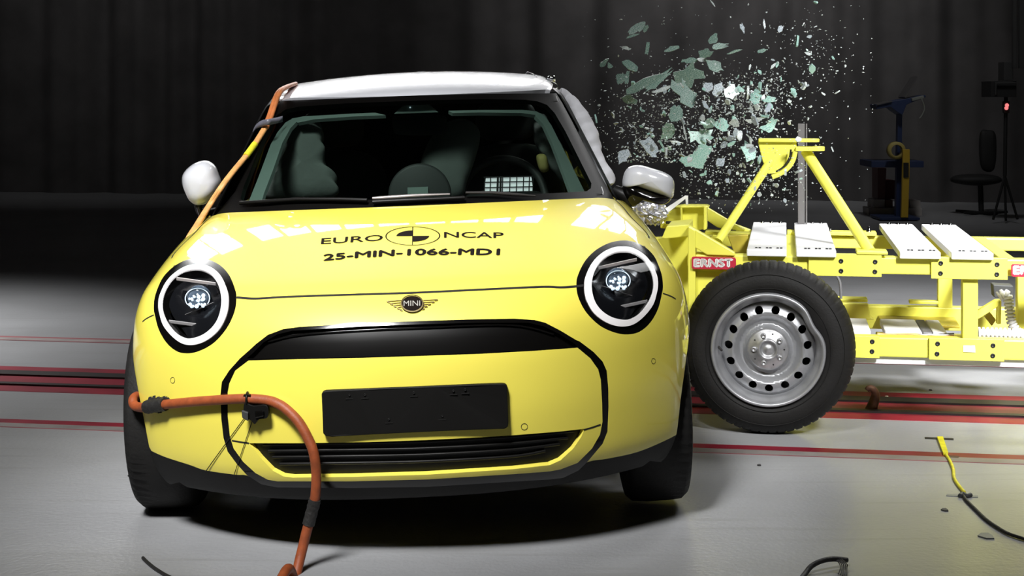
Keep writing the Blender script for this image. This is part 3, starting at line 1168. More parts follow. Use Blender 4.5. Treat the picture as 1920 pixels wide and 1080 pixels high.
for (u, v, s, lift) in ((-.812, WV, -1, 0), (.775, WV, 1, .012), (-.78, RWV, -1, 0), (.76, RWV, 1, .012)):
    wheel('wheel', u, v, ground_fix(u, v) + .317 + lift, s, car)

# ------------------------------------------------------------------ wipers, mirrors
def blob(loop3, centre, axis, bulge0, bulge1, rings=6):
    """inflated closed outline: a dome on both sides of it"""
    L = np.array(loop3, float)
    c = np.array(centre, float)
    ax = np.array(axis, float)
    n = len(L)
    vs, fs = [], []
    th = np.linspace(-math.pi / 2, math.pi / 2, 2 * rings + 1)
    for t in th:
        k = max(math.cos(t), 0) ** .62
        d = math.sin(t)
        off = ax * (bulge1 * d if d > 0 else bulge0 * d)
        for p in L:
            vs.append(c + (p - c) * k + off)
    for i in range(len(th) - 1):
        for k in range(n):
            k2 = (k + 1) % n
            fs.append((i * n + k, i * n + k2, (i + 1) * n + k2, (i + 1) * n + k))
    return MB().add(vs, fs, True)


def px_loop(pts, v, n=5):
    return np.array([px_at(x, y, v) for x, y in spline(pts, n, True)])


capL = px_loop([(342, 342), (345, 324), (362, 307.5), (384, 300.5), (402, 309), (411, 328), (415, 344), (409, 364), (393, 379), (372, 385), (357, 377), (348, 361)], 1.62)
mir = blob(capL, capL.mean(0) + [.01, 0, 0], (0, 1, 0), .085, .05).build('wing_mirror', M['white'], car)
mb = MB()
mb.tube([px_at(372, 384, 1.62), px_at(374, 396, 1.62), px_at(392, 402, 1.66), px_at(425, 398, 1.7)], [.016, .014, .02, .03], 10)
mb.build('mirror_foot', M['satin_black'], mir)
MB().tube([px_at(370.5, 389, 1.56), px_at(375, 406, 1.56)], .0042, 8).build('mirror_pin', M['chrome'], mir)

capR = px_loop([(1168, 350), (1170, 326), (1180, 312.5), (1200, 309.5), (1222, 315), (1246, 323), (1261, 334), (1264.5, 350), (1260, 371), (1240, 366), (1215, 357.5), (1188, 348.5)], 1.60)
mir2 = blob(capR, capR.mean(0), (0, 1, 0), .07, .06).build('wing_mirror', M['white'], car)
mir2['label'] = 'wing mirror knocked upward, showing its black underside'
baseR = px_loop([(1170, 345), (1188, 347), (1215, 356), (1240, 364.5), (1259, 369.5), (1252, 380), (1238, 384), (1216, 379), (1200, 376), (1190, 385), (1181, 387), (1170, 372), (1165, 360)], 1.60)
blob(baseR, baseR.mean(0), (0, 1, 0), .055, .05).build('mirror_housing', M['gloss_black'], mir2)
MB().tube([px_at(1188, 378, 1.6), px_at(1170, 366, 1.6), px_at(1152, 356, 1.62)], [.035, .03, .02], 10).build('mirror_foot', M['satin_black'], mir2)

for (pts, blade) in (([(455, 387), (500, 384.5), (560, 380.5), (640, 381), (690, 382.5)], [(700, 381.5), (712, 381), (776, 376.8), (843, 374)]),
                     ([(700, 386), (760, 383), (850, 379), (870, 378)], [(872, 371), (920, 371), (960, 374), (1000, 377)])):
    p = trace2(pts)
    p = p + grad(phi2, p) * .018
    wp = MB().tube(p, .007, 8).build('wiper', M['satin_black'], car)
    p = trace2(blade)
    p = p + grad(phi2, p) * .024
    MB().tube(p, [.004, .006, .006, .003], 8).build('wiper_blade', M['lamp_bar'] if blade[0][0] < 800 else M['wiper_grey'], wp)  # first blade lighter: its glint is put into the colour

# ------------------------------------------------------------------ cabin
dash = MB()
pr = [(1.12, .86), (1.18, .93), (1.35, .95), (1.55, .945), (1.67, .90), (1.70, .70), (1.25, .6)]
dash.prism([(-.66, v, w) for v, w in pr], (1.32, 0, 0)).build('dashboard', M['cabin'], car, bevel=.02)
# trim seen behind the glass edge: pillar linings and header lining
def inner(name, px, m, off=-.05):
    L = trace2(resample(px, 10))
    return surf_patch(name, L, m, off, car, (), .012, skirt=.015, **GP)


inner('pillar_lining', [(452, 374), (450, 366), (470, 318), (495, 254), (508, 231), (524, 212), (540, 203), (548, 208), (534, 222), (518, 250), (500, 300), (482, 345), (474, 372), (466, 378)], M['cabin_grey'])
inner('pillar_lining', [(1014, 190), (1030, 199), (1043, 216), (1085, 296), (1110, 345), (1108, 354), (1098, 359), (1088, 356), (1082, 345), (1068, 308), (1045, 250), (1028, 215), (1012, 199)], M['cabin_grey'])
inner('header_lining', [(536, 204), (560, 199), (652, 193), (700, 191), (720, 196), (652, 199), (580, 205), (548, 212)], M['cabin_grey'])
inner('header_lining', [(842, 187.4), (903, 186), (985, 186.5), (1014, 190), (1020, 198), (985, 193), (903, 191), (850, 192)], M['cabin_grey'])

# instrument display: round disc standing on the dashboard, seen from behind
dc = px_at(787, 366, 1.66)
disp = MB().lathe([(.0, .0), (.0, .108), (.004, .116), (.016, .118), (.030, .112), (.034, .0)], dc, (0, 1, 0), (1, 0, 0), 64).build('round_display', M['cabin_dim'], car)
q0, q1 = px_at(764, 351.5, 1.655), px_at(803, 363, 1.655)
MB().box((q0[0], q0[1] - .004, q1[2]), (q1[0], q0[1], q0[2])).build('display_sticker', M['cabin_grey'], disp)
# steering wheel
sc_ = px_at(944, 372, 2.0)
tilt = math.radians(22)
ax = np.array([0, -math.cos(tilt), -math.sin(tilt) * -1])
ey = np.array([0, math.sin(tilt), math.cos(tilt)])
ring = [sc_ + .165 * (math.cos(a) * np.array([1, 0, 0]) + math.sin(a) * ey) for a in np.linspace(0, 2 * math.pi, 65)]
sw = MB().tube(ring, .016, 12, False).build('steering_wheel', M['cabin_dim'], car)
MB().tube([sc_ + [-.15, 0, 0], sc_ + [-.06, -.02, -.01], sc_ + [.06, -.02, -.01], sc_ + [.15, 0, 0]], [.02, .05, .05, .02], 12).build('wheel_hub', M['cabin'], sw)
# made-up glowing plate with bars, standing in for a reflected light grid
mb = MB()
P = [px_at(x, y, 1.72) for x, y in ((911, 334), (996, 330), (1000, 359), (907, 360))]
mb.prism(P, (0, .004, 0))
gp = mb.build('reflected_grid', M['grid_glow'], car)
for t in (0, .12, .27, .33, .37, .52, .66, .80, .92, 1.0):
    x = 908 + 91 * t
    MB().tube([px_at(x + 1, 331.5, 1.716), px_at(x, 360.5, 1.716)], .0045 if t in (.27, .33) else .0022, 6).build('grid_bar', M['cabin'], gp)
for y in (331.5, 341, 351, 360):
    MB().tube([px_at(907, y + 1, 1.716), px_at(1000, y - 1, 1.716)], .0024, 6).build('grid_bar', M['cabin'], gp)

# seats
for x in (-.37, .37):
    mb = MB()
    L = [(x + .24 * math.copysign(abs(math.cos(a)) ** .6, math.cos(a)), 2.25, .82 + .32 * math.copysign(abs(math.sin(a)) ** .6, math.sin(a))) for a in np.linspace(0, 2 * math.pi, 33)[:-1]]
    seat = blob(L, (x, 2.25, .82), (0, 1, 0), .08, .08).build('seat', M['cabin_dim'], car)
    L = [(x + .13 * math.copysign(abs(math.cos(a)) ** .6, math.cos(a)), 2.32, 1.235 + .085 * math.copysign(abs(math.sin(a)) ** .6, math.sin(a))) for a in np.linspace(0, 2 * math.pi, 25)[:-1]]
    blob(L, (x, 2.32, 1.235), (0, 1, 0), .05, .05).build('headrest', M['cabin_dim'], seat)

def lumpy(mb, amp, sc, seed):
    rng = np.random.default_rng(seed)
    V = np.array(mb.v)
    for k in range(4):
        d = rng.normal(size=3) * sc * (1 + k * .6)
        V += (np.sin(V @ d + rng.uniform(0, 6)) * amp / (1 + k))[:, None] * rng.normal(size=3)
    mb.v = [tuple(p) for p in V]
    return mb


def airbag(px, v, b0, b1, m, seed, amp=.012, sc=16, rings=8, label=None):
    L = px_loop(px, v, 6)
    o = lumpy(blob(L, L.mean(0), (0, 1, 0), b0, b1, rings), amp, sc, seed).build('airbag', m, car)
    if label:
        o['label'] = label
    return o


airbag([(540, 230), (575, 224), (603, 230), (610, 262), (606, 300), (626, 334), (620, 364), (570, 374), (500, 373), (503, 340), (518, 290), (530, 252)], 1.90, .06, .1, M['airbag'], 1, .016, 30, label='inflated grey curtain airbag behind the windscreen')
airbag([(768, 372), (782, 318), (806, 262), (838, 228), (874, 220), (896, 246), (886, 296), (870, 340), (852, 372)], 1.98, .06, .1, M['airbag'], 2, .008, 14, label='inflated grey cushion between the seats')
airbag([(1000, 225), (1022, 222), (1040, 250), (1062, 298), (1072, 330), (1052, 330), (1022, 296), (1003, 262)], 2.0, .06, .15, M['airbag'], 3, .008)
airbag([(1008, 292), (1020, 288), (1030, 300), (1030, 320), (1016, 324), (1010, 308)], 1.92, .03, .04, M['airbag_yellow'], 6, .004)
# rear-view mirror and camera housing at the top of the glass
pm = px_loop([(736, 226), (742, 218), (786, 215), (830, 217), (837, 226), (836, 246), (826, 252), (786, 254), (746, 252), (738, 244)], 1.90)
rv = blob(pm, pm.mean(0), (0, 1, 0), .02, .03).build('rear_view_mirror', M['cabin_dim'], car)
mb = MB()
mb.prism([px_at(x, y, 1.74) for x, y in ((757, 196), (802, 194), (823, 211), (738, 214))], (0, .06, 0))
mb.build('camera_housing', M['cabin_grey'], rv, bevel=.004)
MB().lathe([(0, .003), (-.003, .0)], px_at(769, 201.5, 1.735), (0, 1, 0), (1, 0, 0), 8).build('sensor_lamp', M['lamp_led'], rv)

# curtain airbag pushed out of the side window, white, beyond the dark pillar
p = [px_at(x, y, v) for x, y, v in ((1050, 172, 2.05), (1066, 184, 2.05), (1082, 208, 2.0), (1098, 236, 1.98), (1110, 266, 1.95), (1120, 296, 1.93), (1134, 326, 1.9), (1143, 348, 1.88))]
mb = MB().tube(spline(p, 6), np.interp(np.arange(43), [0, 8, 20, 30, 38, 42], [.014, .026, .032, .028, .034, .02]), 14)
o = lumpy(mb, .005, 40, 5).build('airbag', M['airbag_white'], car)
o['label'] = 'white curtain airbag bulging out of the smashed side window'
p = [px_at(x, y, v) for x, y, v in ((1046, 170, 1.96), (1056, 186, 1.95), (1080, 228, 1.88), (1106, 280, 1.8), (1128, 330, 1.7), (1144, 368, 1.62))]
MB().tube(spline(p, 4), .0045, 8).build('window_seal', M['airbag_white'], car)
for (pts, r) in ([(1043, 180), (1049, 198), (1054, 203)], .0015), ([(1128, 350), (1131, 360), (1129.5, 372)], .002):
    MB().tube([px_at(x, y, 1.5 if y > 300 else 1.85) for x, y in pts], r, 6).build('torn_seal', M['airbag_white'], car)

# bits on the roof: aerial foot, sensor, loose wire
ra = MB()
q = px_at(790, 136, 2.35)
ra.box(q - [.016, .03, .012], q + [.016, .03, .004])
ra.build('roof_aerial', M['white'], car, bevel=.003)
q = px_at(1034, 147.5, 2.2)
sn = MB().lathe([(-.012, .0), (-.012, .017), (.008, .017), (.012, .012), (.012, .0)], q, (0, 0, 1), (1, 0, 0), 20).build('roof_sensor', M['chrome'], car)
wpx = [(985, 138), (990, 134.5), (998, 138), (1006, 145), (1014, 147), (1024, 149), (1034, 152), (1045, 160), (1043, 166), (1036, 164)]
MB().tube(spline([px_at(x, y, 2.15) for x, y in wpx], 5), .0022, 6).build('sensor_wire', M['chrome'], sn)

# ------------------------------------------------------------------ the moving barrier trolley
TH = math.radians(9.6)
_g = floor_at(1440, 820)
TO = np.array([_g[0], _g[1], 0.0])
RA = np.array([math.cos(TH), -math.sin(TH), 0])
RB = np.array([math.sin(TH), math.cos(TH), 0])
trolley = thing('crash_trolley', 'yellow steel barrier trolley on one big black wheel in view, rammed into the car', 'trolley', tuple(TO), (0, 0, -TH))


def tp(px, py, b):
    """trolley coordinates (along, across, up) of a pixel on the plane across = b"""
    d = ray(px, py)
    o = np.array([0, 0, H]) - TO
    t = (b - o @ RB) / (d @ RB)
    p = o + d * t
    return np.array([p @ RA, b, p[2]])


def tz(px, py, z):
    """trolley coordinates of a pixel on the level z"""
    d = ray(px, py)
    p = np.array([0, 0, H]) + d * ((z - H) / d[2]) - TO
    return np.array([p @ RA, p @ RB, z])


def tprism(name, px, b, depth, m='tyel', parent=None, bevel=.004):
    return MB().prism([tp(x, y, b) for x, y in px], (0, depth, 0)).build(name, M[m], parent or trolley, bevel=bevel)


def tbox(name, x0, y0, x1, y1, b, depth, m='tyel', parent=None, bevel=.004):
    """box whose near face spans two pixel corners on the plane across = b, edges level"""
    p, q = tp(x0, y0, b), tp(x1, y1, b)
    return MB().box((min(p[0], q[0]), b, min(p[2], q[2])), (max(p[0], q[0]), b + depth, max(p[2], q[2]))).build(name, M[m], parent or trolley, bevel=bevel)


def holes(parent, pts, b, r=.0095):
    for x, y in pts:
        MB().lathe([(0, .0), (-.0025, r * .7), (-.0025, r), (.004, r)], tp(x, y, b), (0, 1, 0), (1, 0, 0), 14).build('bolt', M['dark_steel'], parent)


A_END = 2.05
BN, BF = .245, 1.42
# upper near beam, its bolted plates
pa, pb_ = tp(1290, 476, BN), tp(1600, 513, BN)
zt, zb = tp(1600, 482, BN)[2], pb_[2]
beam = MB().box((pa[0], BN, zb), (A_END, BN + .09, zt)).build('upper_beam', M['tyel'], trolley, bevel=.006)
for (x0, y0, x1, y1, hp) in ((1516, 474.5, 1653, 519.5, ((1577, 489.5), (1577, 508), (1641, 491), (1640.5, 509.5))), (1746, 482.5, 1889.5, 525, ((1764, 493.5), (1763.5, 512.5), (1869.5, 496), (1869, 514.5)))):
    pl_ = tbox('beam_plate', x0, y0, x1, y1, BN - .014, .014, bevel=.002)
    holes(pl_, hp, BN - .014)
tprism('base_plate', [(1606, 470), (1665, 472), (1665, 478), (1606, 477)], BN - .02, .12)
# upper far beam with its ledge
fb0, fb1 = tp(1300, 437, BF), tp(1600, 466, BF)
MB().box((fb0[0], BF, fb1[2]), (A_END, BF + .09, tp(1600, 443, BF)[2])).build('upper_beam', M['tyel'], trolley, bevel=.006)
p0, p1 = tp(1476, 433, BF), tp(1643, 436, BF)
MB().box((p0[0], BF - .03, p0[2] - .016), (p1[0], BF + .09, p0[2])).build('beam_ledge', M['tyel'], trolley, bevel=.002)
for x, y in ((1556, 431.5), (1629, 430)):
    MB().lathe([(0, .012), (.012, .012), (.012, .006), (.03, .006), (.03, 0)], tp(x, y + 6, BF + .02), (0, 0, 1), (1, 0, 0), 6).build('bolt', M['chrome'], trolley)
# white ballast plates
zp = tp(1440, 468, .21)[2]
for k, (x0, x1) in enumerate(((1400, 1475), (1493, 1568), (1687, 1764), (1784, 1863))):
    yb = (468, 470, 477, 481)[k]
    a0, a1 = tp(x0, yb, .21)[0], tp(x1, yb, .21)[0]
    bp = MB().box((a0, .21, zt), (a1, 1.66, zp)).build('ballast_plate', M['twhite'], trolley, bevel=.004)
    for f in (.28, .55, .82):
        x = a0 + (a1 - a0) * f
        MB().lathe([(0, .009), (.008, .009), (.008, 0)], (x, 1.62, zp), (0, 0, 1), (1, 0, 0), 8).build('ballast_bolt', M['chrome'], bp)
        mb = MB()
        for dx in (-.007, .007):
            mb.box((x + dx - .005, .262, zp), (x + dx + .005, .275, zp + .004))
        mb.build('ballast_bolt', M['dark_steel'], bp)
# cross members carrying the plates
for x in (1300, 1480, 1720, 1900):
    a = tp(x, 490, BN)[0]
    MB().box((a - .03, BN + .09, zb + .01), (a + .03, BF, zt - .01)).build('cross_member', M['tyel'], trolley, bevel=.004)
# front end: vertical plate, flange, strut, bracket of the barrier mount
tprism('end_plate', [(1290, 424), (1304, 432), (1304, 600), (1290, 600)], BN - .02, .10)
tprism('front_flange', [(1241, 446), (1250, 424), (1292, 421), (1292, 443), (1247, 448)], .34, .30)
tprism('barrier_back_plate', [(1225, 446), (1292, 441), (1292, 610), (1225, 610)], .62, .05)
tprism('brace', [(1292, 423), (1378, 474), (1378, 480), (1326, 478), (1292, 458)], BN - .012, .05)
tprism('end_panel', [(1292, 472), (1400, 478), (1400, 505), (1360, 560), (1292, 600)], BN + .02, .03)
tprism('mount_bracket', [(1238, 410), (1262, 392), (1276, 388), (1321, 388), (1321, 430), (1300, 432), (1238, 428)], .85, .05)
tprism('bracket_rib', [(1275, 388), (1279, 388), (1279, 425), (1275, 425)], .80, .06)
tprism('bracket_rib', [(1319, 387), (1325, 387), (1325, 430), (1319, 432)], .78, .08)
tprism('bracket_top', [(1262, 389), (1280, 385.5), (1324, 385.5), (1330, 389), (1280, 390)], .80, .12)
tprism('mount_gusset', [(1325, 388), (1396, 430), (1396, 434), (1346, 427), (1325, 413)], 1.25, .03)
tprism('mount_gusset', [(1378, 420), (1408, 431), (1412, 438), (1380, 436)], 1.40, .03)
tprism('mount_rail', [(1322, 433), (1410, 438), (1410, 443), (1322, 440)], 1.15, .12)
tprism('bolt_head', [(1248, 415), (1259, 415), (1259, 420), (1248, 420)], .80, .03, 'dark_steel')
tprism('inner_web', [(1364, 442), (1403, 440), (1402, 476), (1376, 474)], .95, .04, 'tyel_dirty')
# crumpled light metal honeycomb of the barrier face and a torn bracket
mb = blob([tp(x, y, .62) for x, y in spline([(1186, 396), (1200, 384), (1222, 380), (1246, 388), (1250, 402), (1240, 416), (1226, 420), (1206, 412)], 6, True)], tp(1218, 400, .62), (0, 1, 0), .05, .2, 8)
rng = np.random.default_rng(3)
V = np.array(mb.v)
V += rng.normal(size=V.shape) * .0055
mb.v = [tuple(p) for p in V]
mb.sm = [False] * len(mb.f)
mb.build('crushed_honeycomb', M['foil'], trolley)
tprism('torn_bracket', [(1236, 398), (1284, 367), (1290, 367), (1290, 384), (1286, 384), (1285, 373), (1246, 404)], .72, .012, 'twhite', bevel=.001)
# tower carrying the impact head
BT = .34
MB().tube([tp(1347, 452, BT), tp(1446, 300, .62)], .0185, 20).build('tower_leg', M['tyel'], trolley)
MB().tube([tp(1632, 473, .30), tp(1511, 284, .66)], .0235, 20).build('tower_leg', M['tyel'], trolley)
head = tprism('tower_head', [(1420.5, 265), (1425, 262), (1494, 263), (1493, 283), (1481, 286), (1479, 300), (1470, 315), (1456, 325), (1440, 326), (1430, 302)], .60, .05)
MB().tube(spline([tp(x, y, .58) for x, y in ((1491, 284), (1487, 300), (1478, 314), (1464, 325), (1448, 332))], 6), .011, 10).build('head_strap', M['tyel'], head)
MB().tube(spline([tp(x, y, .565) for x, y in ((1483, 280), (1480, 296), (1470, 312), (1455, 322))], 6), .004, 8).build('strap_shadow_gap', M['dark_steel'], head)
for (x0, x1, y0, y1) in ((1422, 1537, 260, 267), (1492, 1547, 275, 283.5)):
    p, q = tp(x0, y0, .58), tp(x1, y1, .58)
    n = 14
    w = .10
    pts = [(p[0], .58 + .0), (q[0] - .03, .58)] + [(q[0] - .03 + .03 * math.sin(math.pi * k / n), .58 + w / 2 - w / 2 * math.cos(math.pi * k / n)) for k in range(1, n)] + [(q[0] - .03, .58 + w), (p[0], .58 + w)]
    MB().prism([(a, b, q[2]) for a, b in pts], (0, 0, p[2] - q[2])).build('head_plate', M['tyel'], head, bevel=.003)
# grey profile mast on the far side
for (x0, x1) in ((1496, 1509), (1510.5, 1513.5)):
    p, q = tp(x0, 232, 1.56), tp(x1, 440, 1.56)
    MB().box((p[0], 1.56, q[2]), (q[0], 1.60 if x0 < 1500 else 1.585, p[2])).build('mast', M['mast_grey'], trolley, bevel=.002)
# uprights
def post(x0, x1, b, w, ytop, ybot, m='tyel'):
    p, q = tp(x0, ytop, b), tp(x1, ybot, b)
    return MB().box((p[0], b, q[2]), (q[0], b + w, p[2])).build('post', M[m], trolley, bevel=.005)


post(1805, 1834, BN + .01, .07, 512, 640)
post(1759, 1786, BF, .07, 464, 578)
post(1908, 1940, BN + .35, .07, 510, 640)
post(1310, 1345, BN + .03, .07, 505, 660)
# lower rails
zlt, zlb = tp(1650, 632, BN)[2], tp(1650, 669, BN)[2]
la = tp(1480, 640, BN)[0]
MB().box((la, BN, zlb), (A_END, BN + .08, zlt)).build('lower_rail', M['tyel'], trolley, bevel=.006)
for (x0, x1, hp) in ((1595, 1649, ((1635.5, 640.5), (1635, 659))), (1742, 1883, ((1758, 644.5), (1757, 663.5), (1862, 648), (1861.5, 667)))):
    a0, a1 = tp(x0, 640, BN - .014)[0], tp(x1, 640, BN - .014)[0]
    pl_ = MB().box((a0, BN - .014, zlb - .004), (a1, BN, zlt + .004)).build('rail_plate', M['tyel'], trolley, bevel=.002)
    holes(pl_, hp, BN - .014)
tprism('marking_plate', [(1806, 648), (1828, 648), (1829, 661), (1806, 660)], BN - .018, .004, 'twhite', bevel=.001)
MB().box((la, BN + .02, zlb - .03), (A_END, BN + .06, zlb)).build('floor_strip', M['twhite'], trolley)
flt = tp(1600, 573, BF)[2]
MB().box((la, BF, flt - .11), (A_END, BF + .08, flt)).build('lower_rail', M['tyel'], trolley, bevel=.006)
tprism('rail_ledge', [(1564, 559.5), (1627, 561), (1627, 567), (1564, 566)], BF - .05, .1)
tprism('rail_ledge', [(1705, 563), (1760, 565), (1760, 571), (1705, 570)], BF + .0, .05)
tprism('lower_web', [(1570, 568), (1628, 570), (1632, 594), (1640, 600), (1570, 597)], 1.18, .05)
# tray between the lower rails
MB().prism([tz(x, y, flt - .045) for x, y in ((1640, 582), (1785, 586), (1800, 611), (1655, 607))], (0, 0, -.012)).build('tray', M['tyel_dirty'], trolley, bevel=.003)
a0, a1 = tp(1640, 590, .95)[0], tp(1800, 590, .95)[0]
MB().box((a0, .85, flt - .12), (a1, .88, flt - .045)).build('tray_edge', M['tyel'], trolley, bevel=.003)
for (x0, x1, m) in ((1560, 1632, 'twhite'), (1658, 1726, 'twhite'), (1727, 1745, 'cabin_grey2'), (1746, 1772, 'twhite')):
    p, q = tz(x0, 613, zlt + .01), tz(x1, 613, zlt + .01)
    MB().box((p[0], .42, zlt - .03), (q[0], .80, zlt)).build('electronics_box', M[m], trolley, bevel=.005)
rngc = random.Random(2)
for k in range(4):
    y = 630 - k * .8
    pts = [tp(1645 + 24 * i, y + rngc.uniform(-2.5, 1.5), .38 + .01 * k) for i in range(7)]
    MB().tube(spline(pts, 5), .004, 6).build('wire', M[('tan', 'twhite', 'dark_steel', 'tan')[k]], trolley)
# diagonal brace and rear plate on the right
tprism('brace', [(1833, 583), (1866, 563), (1876, 562), (1876, 572), (1835, 598), (1833, 598)], .80, .04)
tprism('post', [(1870, 564), (1878, 564), (1877, 608), (1869, 608)], .80, .04)
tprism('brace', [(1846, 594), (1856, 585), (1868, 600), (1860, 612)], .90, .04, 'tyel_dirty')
tprism('rear_plate', [(1898, 580), (1960, 578), (1960, 604), (1900, 604)], .74, .05)
# ribbed hoses
def hose(pts, r, n, pitch):
    P = spline(pts, n)
    d = np.concatenate([[0], np.cumsum(np.linalg.norm(np.diff(P, axis=0), axis=1))])
    q = np.arange(0, d[-1], pitch / 6)
    P = np.stack([np.interp(q, d, P[:, k]) for k in range(3)], 1)
    R = r * (1 - .42 * (np.sin(np.arange(len(P)) * 2 * math.pi / 6) < -.3))
    return MB().tube(P, R, 14).build('ribbed_hose', M['hose'], trolley)


hose([tp(x, y, .55) for x, y in ((1872, 556), (1882, 551), (1889, 556), (1893, 580), (1897, 606), (1908, 622))], .021, 10, .015)
hose([tp(x, y, .38) for x, y in ((1834, 624), (1870, 625), (1915, 627), (1960, 629))], .024, 10, .017)
tprism('valve_box', [(1862, 534), (1900, 536), (1902, 560), (1864, 558)], 1.1, .1, 'cabin_dim')
MB().tube(spline([tp(x, y, .9) for x, y in ((1568, 516), (1575, 530), (1577, 560))], 5), .006, 8).build('wire', M['cabin_grey2'], trolley)
# maker's signs
def sign(px, txt, b, tb):
    o = tprism('sign', px, b, .005, 'red', bevel=.001)
    tv, tf = text_mesh(txt, 0)
    (x0, y0), (x1, y1) = tb
    c0, cx, cy = tp(x0, y1, b - .0012), tp(x1, y1, b - .0012), tp(x0, y0, b - .0012)
    P, fs = [], []
    for dx, dy in ((-.004, 0), (.004, 0), (0, .003), (0, -.003)):
        fs += [tuple(i + len(P) for i in f) for f in tf]
        P += [c0 + (cx - c0) * x + (cy - c0) * y + np.array([dx, 0, dy]) for x, y in tv]
    MB().add(P, fs).build('sign_lettering', M['white_print'], o)
    return o


sign([(1297, 483), (1300, 481), (1378, 483), (1380, 486), (1380, 505.5), (1300, 504.5), (1297, 502)], 'ERNST', BN - .035, ((1302, 486), (1373, 500)))
sign([(1896, 497.5), (1899, 495), (1980, 497), (1982, 500), (1981, 521), (1899, 519), (1896, 516)], 'ERNST', BN - .035, ((1901, 499), (1974, 514)))
# wheel
R_, WZ = .345, .345
prof = [(.030, .222), (.012, .236), (.004, .262), (.010, .292), (.026, .318), (.045, .334), (.075, R_), (.15, R_), (.18, .334), (.20, .31), (.215, .27), (.20, .225)]


def ttread(h, r, a, k):
    if r < .24 and h < .05:
        d = (math.degrees(-a) + 180) % 360 - 180
        return h, r * (1 - .085 * math.exp(-((d - 30) / 15) ** 2)) - .002
    if .03 < h < .19 and r > .31:
        g = (k % 6 < 1)
        return h, r - (.0055 if g and not (.085 < h < .14) else 0)
    return h, r


wh = thing('trolley_wheel', None, None)
del_keys = [k for k in list(wh.keys())]
wh.parent = trolley
wh.location = (0, 0, WZ)
c0 = (0, 0, 0)
tyre = MB().lathe(prof, c0, (0, 1, 0), (1, 0, 0), 360, ttread).build('tyre', M['rubber'], wh)
for r, h in ((.246, .0065), (.300, .0125)):
    MB().lathe([(h, r - .0012), (h - .003, r), (h, r + .0012)], c0, (0, 1, 0), (1, 0, 0), 96).build('sidewall_ring', M['rubber'], tyre)


def dent(h, r, a, k):
    d = math.degrees(a)
    d = (d + 180) % 360 - 180
    g = math.exp(-((d - 30) / 15) ** 2)
    if r > .19:
        return h - .006 * g, r * (1 - .085 * g)
    return h, r


# ax=(0,1,0), e1=(1,0,0): e2 = ax x e1 = (0,0,-1), so screen-up angles are negative
def rdent(h, r, a, k):
    return dent(h, r, -a, k)


rim = MB().lathe([(.020, .228), (.002, .226), (-.003, .221), (-.001, .214), (.012, .210), (.022, .204), (.030, .196), (.046, .190), (.070, .186)], c0, (0, 1, 0), (1, 0, 0), 160, rdent).build('rim', M['steel'], wh)
# disc with fifteen holes
RC = Tab([(0, -.0), (.058, 0), (.062, .003), (.075, .006), (.095, .022), (.112, .030), (.125, .024), (.140, .010), (.150, .010), (.172, .022), (.184, .040), (.2, .06)], .004)


def disc_depth(r):
    return .034 + np.interp(r, [0, .082, .086, .098, .112, .124, .135, .144, .160, .176, .190], [.012, .012, .020, .034, .030, .014, .002, .000, .007, .018, .036])


outer = [(.190 * math.cos(a), .190 * math.sin(a)) for a in np.linspace(0, 2 * math.pi, 121)[:-1]]
hl_ = [(.030 * math.cos(a), .030 * math.sin(a)) for a in np.linspace(0, 2 * math.pi, 33)[:-1]]
vents = []
for k in range(15):
    a = 2 * math.pi * (k + .3) / 15
    cx, cy = .158 * math.cos(a), .158 * math.sin(a)
    vents.append([(cx + .0178 * math.cos(t) * math.cos(a) - .0165 * math.sin(t) * math.sin(a), cy + .0178 * math.cos(t) * math.sin(a) + .0165 * math.sin(t) * math.cos(a)) for t in np.linspace(0, 2 * math.pi, 21)[:-1]])
P, T = cdt([outer, hl_] + vents, .006)
c = P[T].mean(1)
for L in [hl_] + vents:
    T = T[~inside(L, c)]
    c = P[T].mean(1)
r = np.linalg.norm(P, axis=1)
e = 1e-3
dd = (disc_depth(r + e) - disc_depth(r - e)) / (2 * e)
Q = np.stack([P[:, 0], disc_depth(r), P[:, 1]], 1)
N = np.stack([dd * P[:, 0] / (r + 1e-9), -np.ones(len(P)), dd * P[:, 1] / (r + 1e-9)], 1)
N /= np.linalg.norm(N, axis=1)[:, None]
disc = mesh_normals('wheel_disc', Q, N, T, M['steel'], wh, skirt=.006)
hubm = MB().lathe([(.046, .084), (.034, .082), (.029, .075), (.030, .045), (.023, .041), (.019, .036), (.023, .032), (.031, .029), (.036, .024), (.028, .014), (.026, 0)], c0, (0, 1, 0), (1, 0, 0), 48).build('hub', M['hub'], wh)
for k in range(5):
    a = math.radians(37 + 72 * k)
    cc = (.057 * math.cos(a), .0295, .057 * math.sin(a))
    MB().lathe([(.002, .0125), (-.008, .0092), (-.008, .006), (-.003, .005), (-.003, 0)], cc, (0, 1, 0), (1, 0, 0), 12).build('wheel_bolt', M['hub'], hubm)
    a += math.radians(36)
    cc = (.064 * math.cos(a), .0285, .064 * math.sin(a))
    MB().lathe([(.0, .0035), (-.001, .003), (-.0005, 0)], cc, (0, 1, 0), (1, 0, 0), 8).build('hub_hole', M['dark_steel'], hubm)
MB().tube([(-.196, .03, .005), (-.185, .012, -.004), (-.182, .008, -.006)], [.005, .005, .004], 8).build('valve', M['tape'], rim)
MB().lathe([(.17, 0), (.17, .20), (.21, .21)], c0, (0, 1, 0), (1, 0, 0), 48).build('brake_backing', M['cabin'], wh)
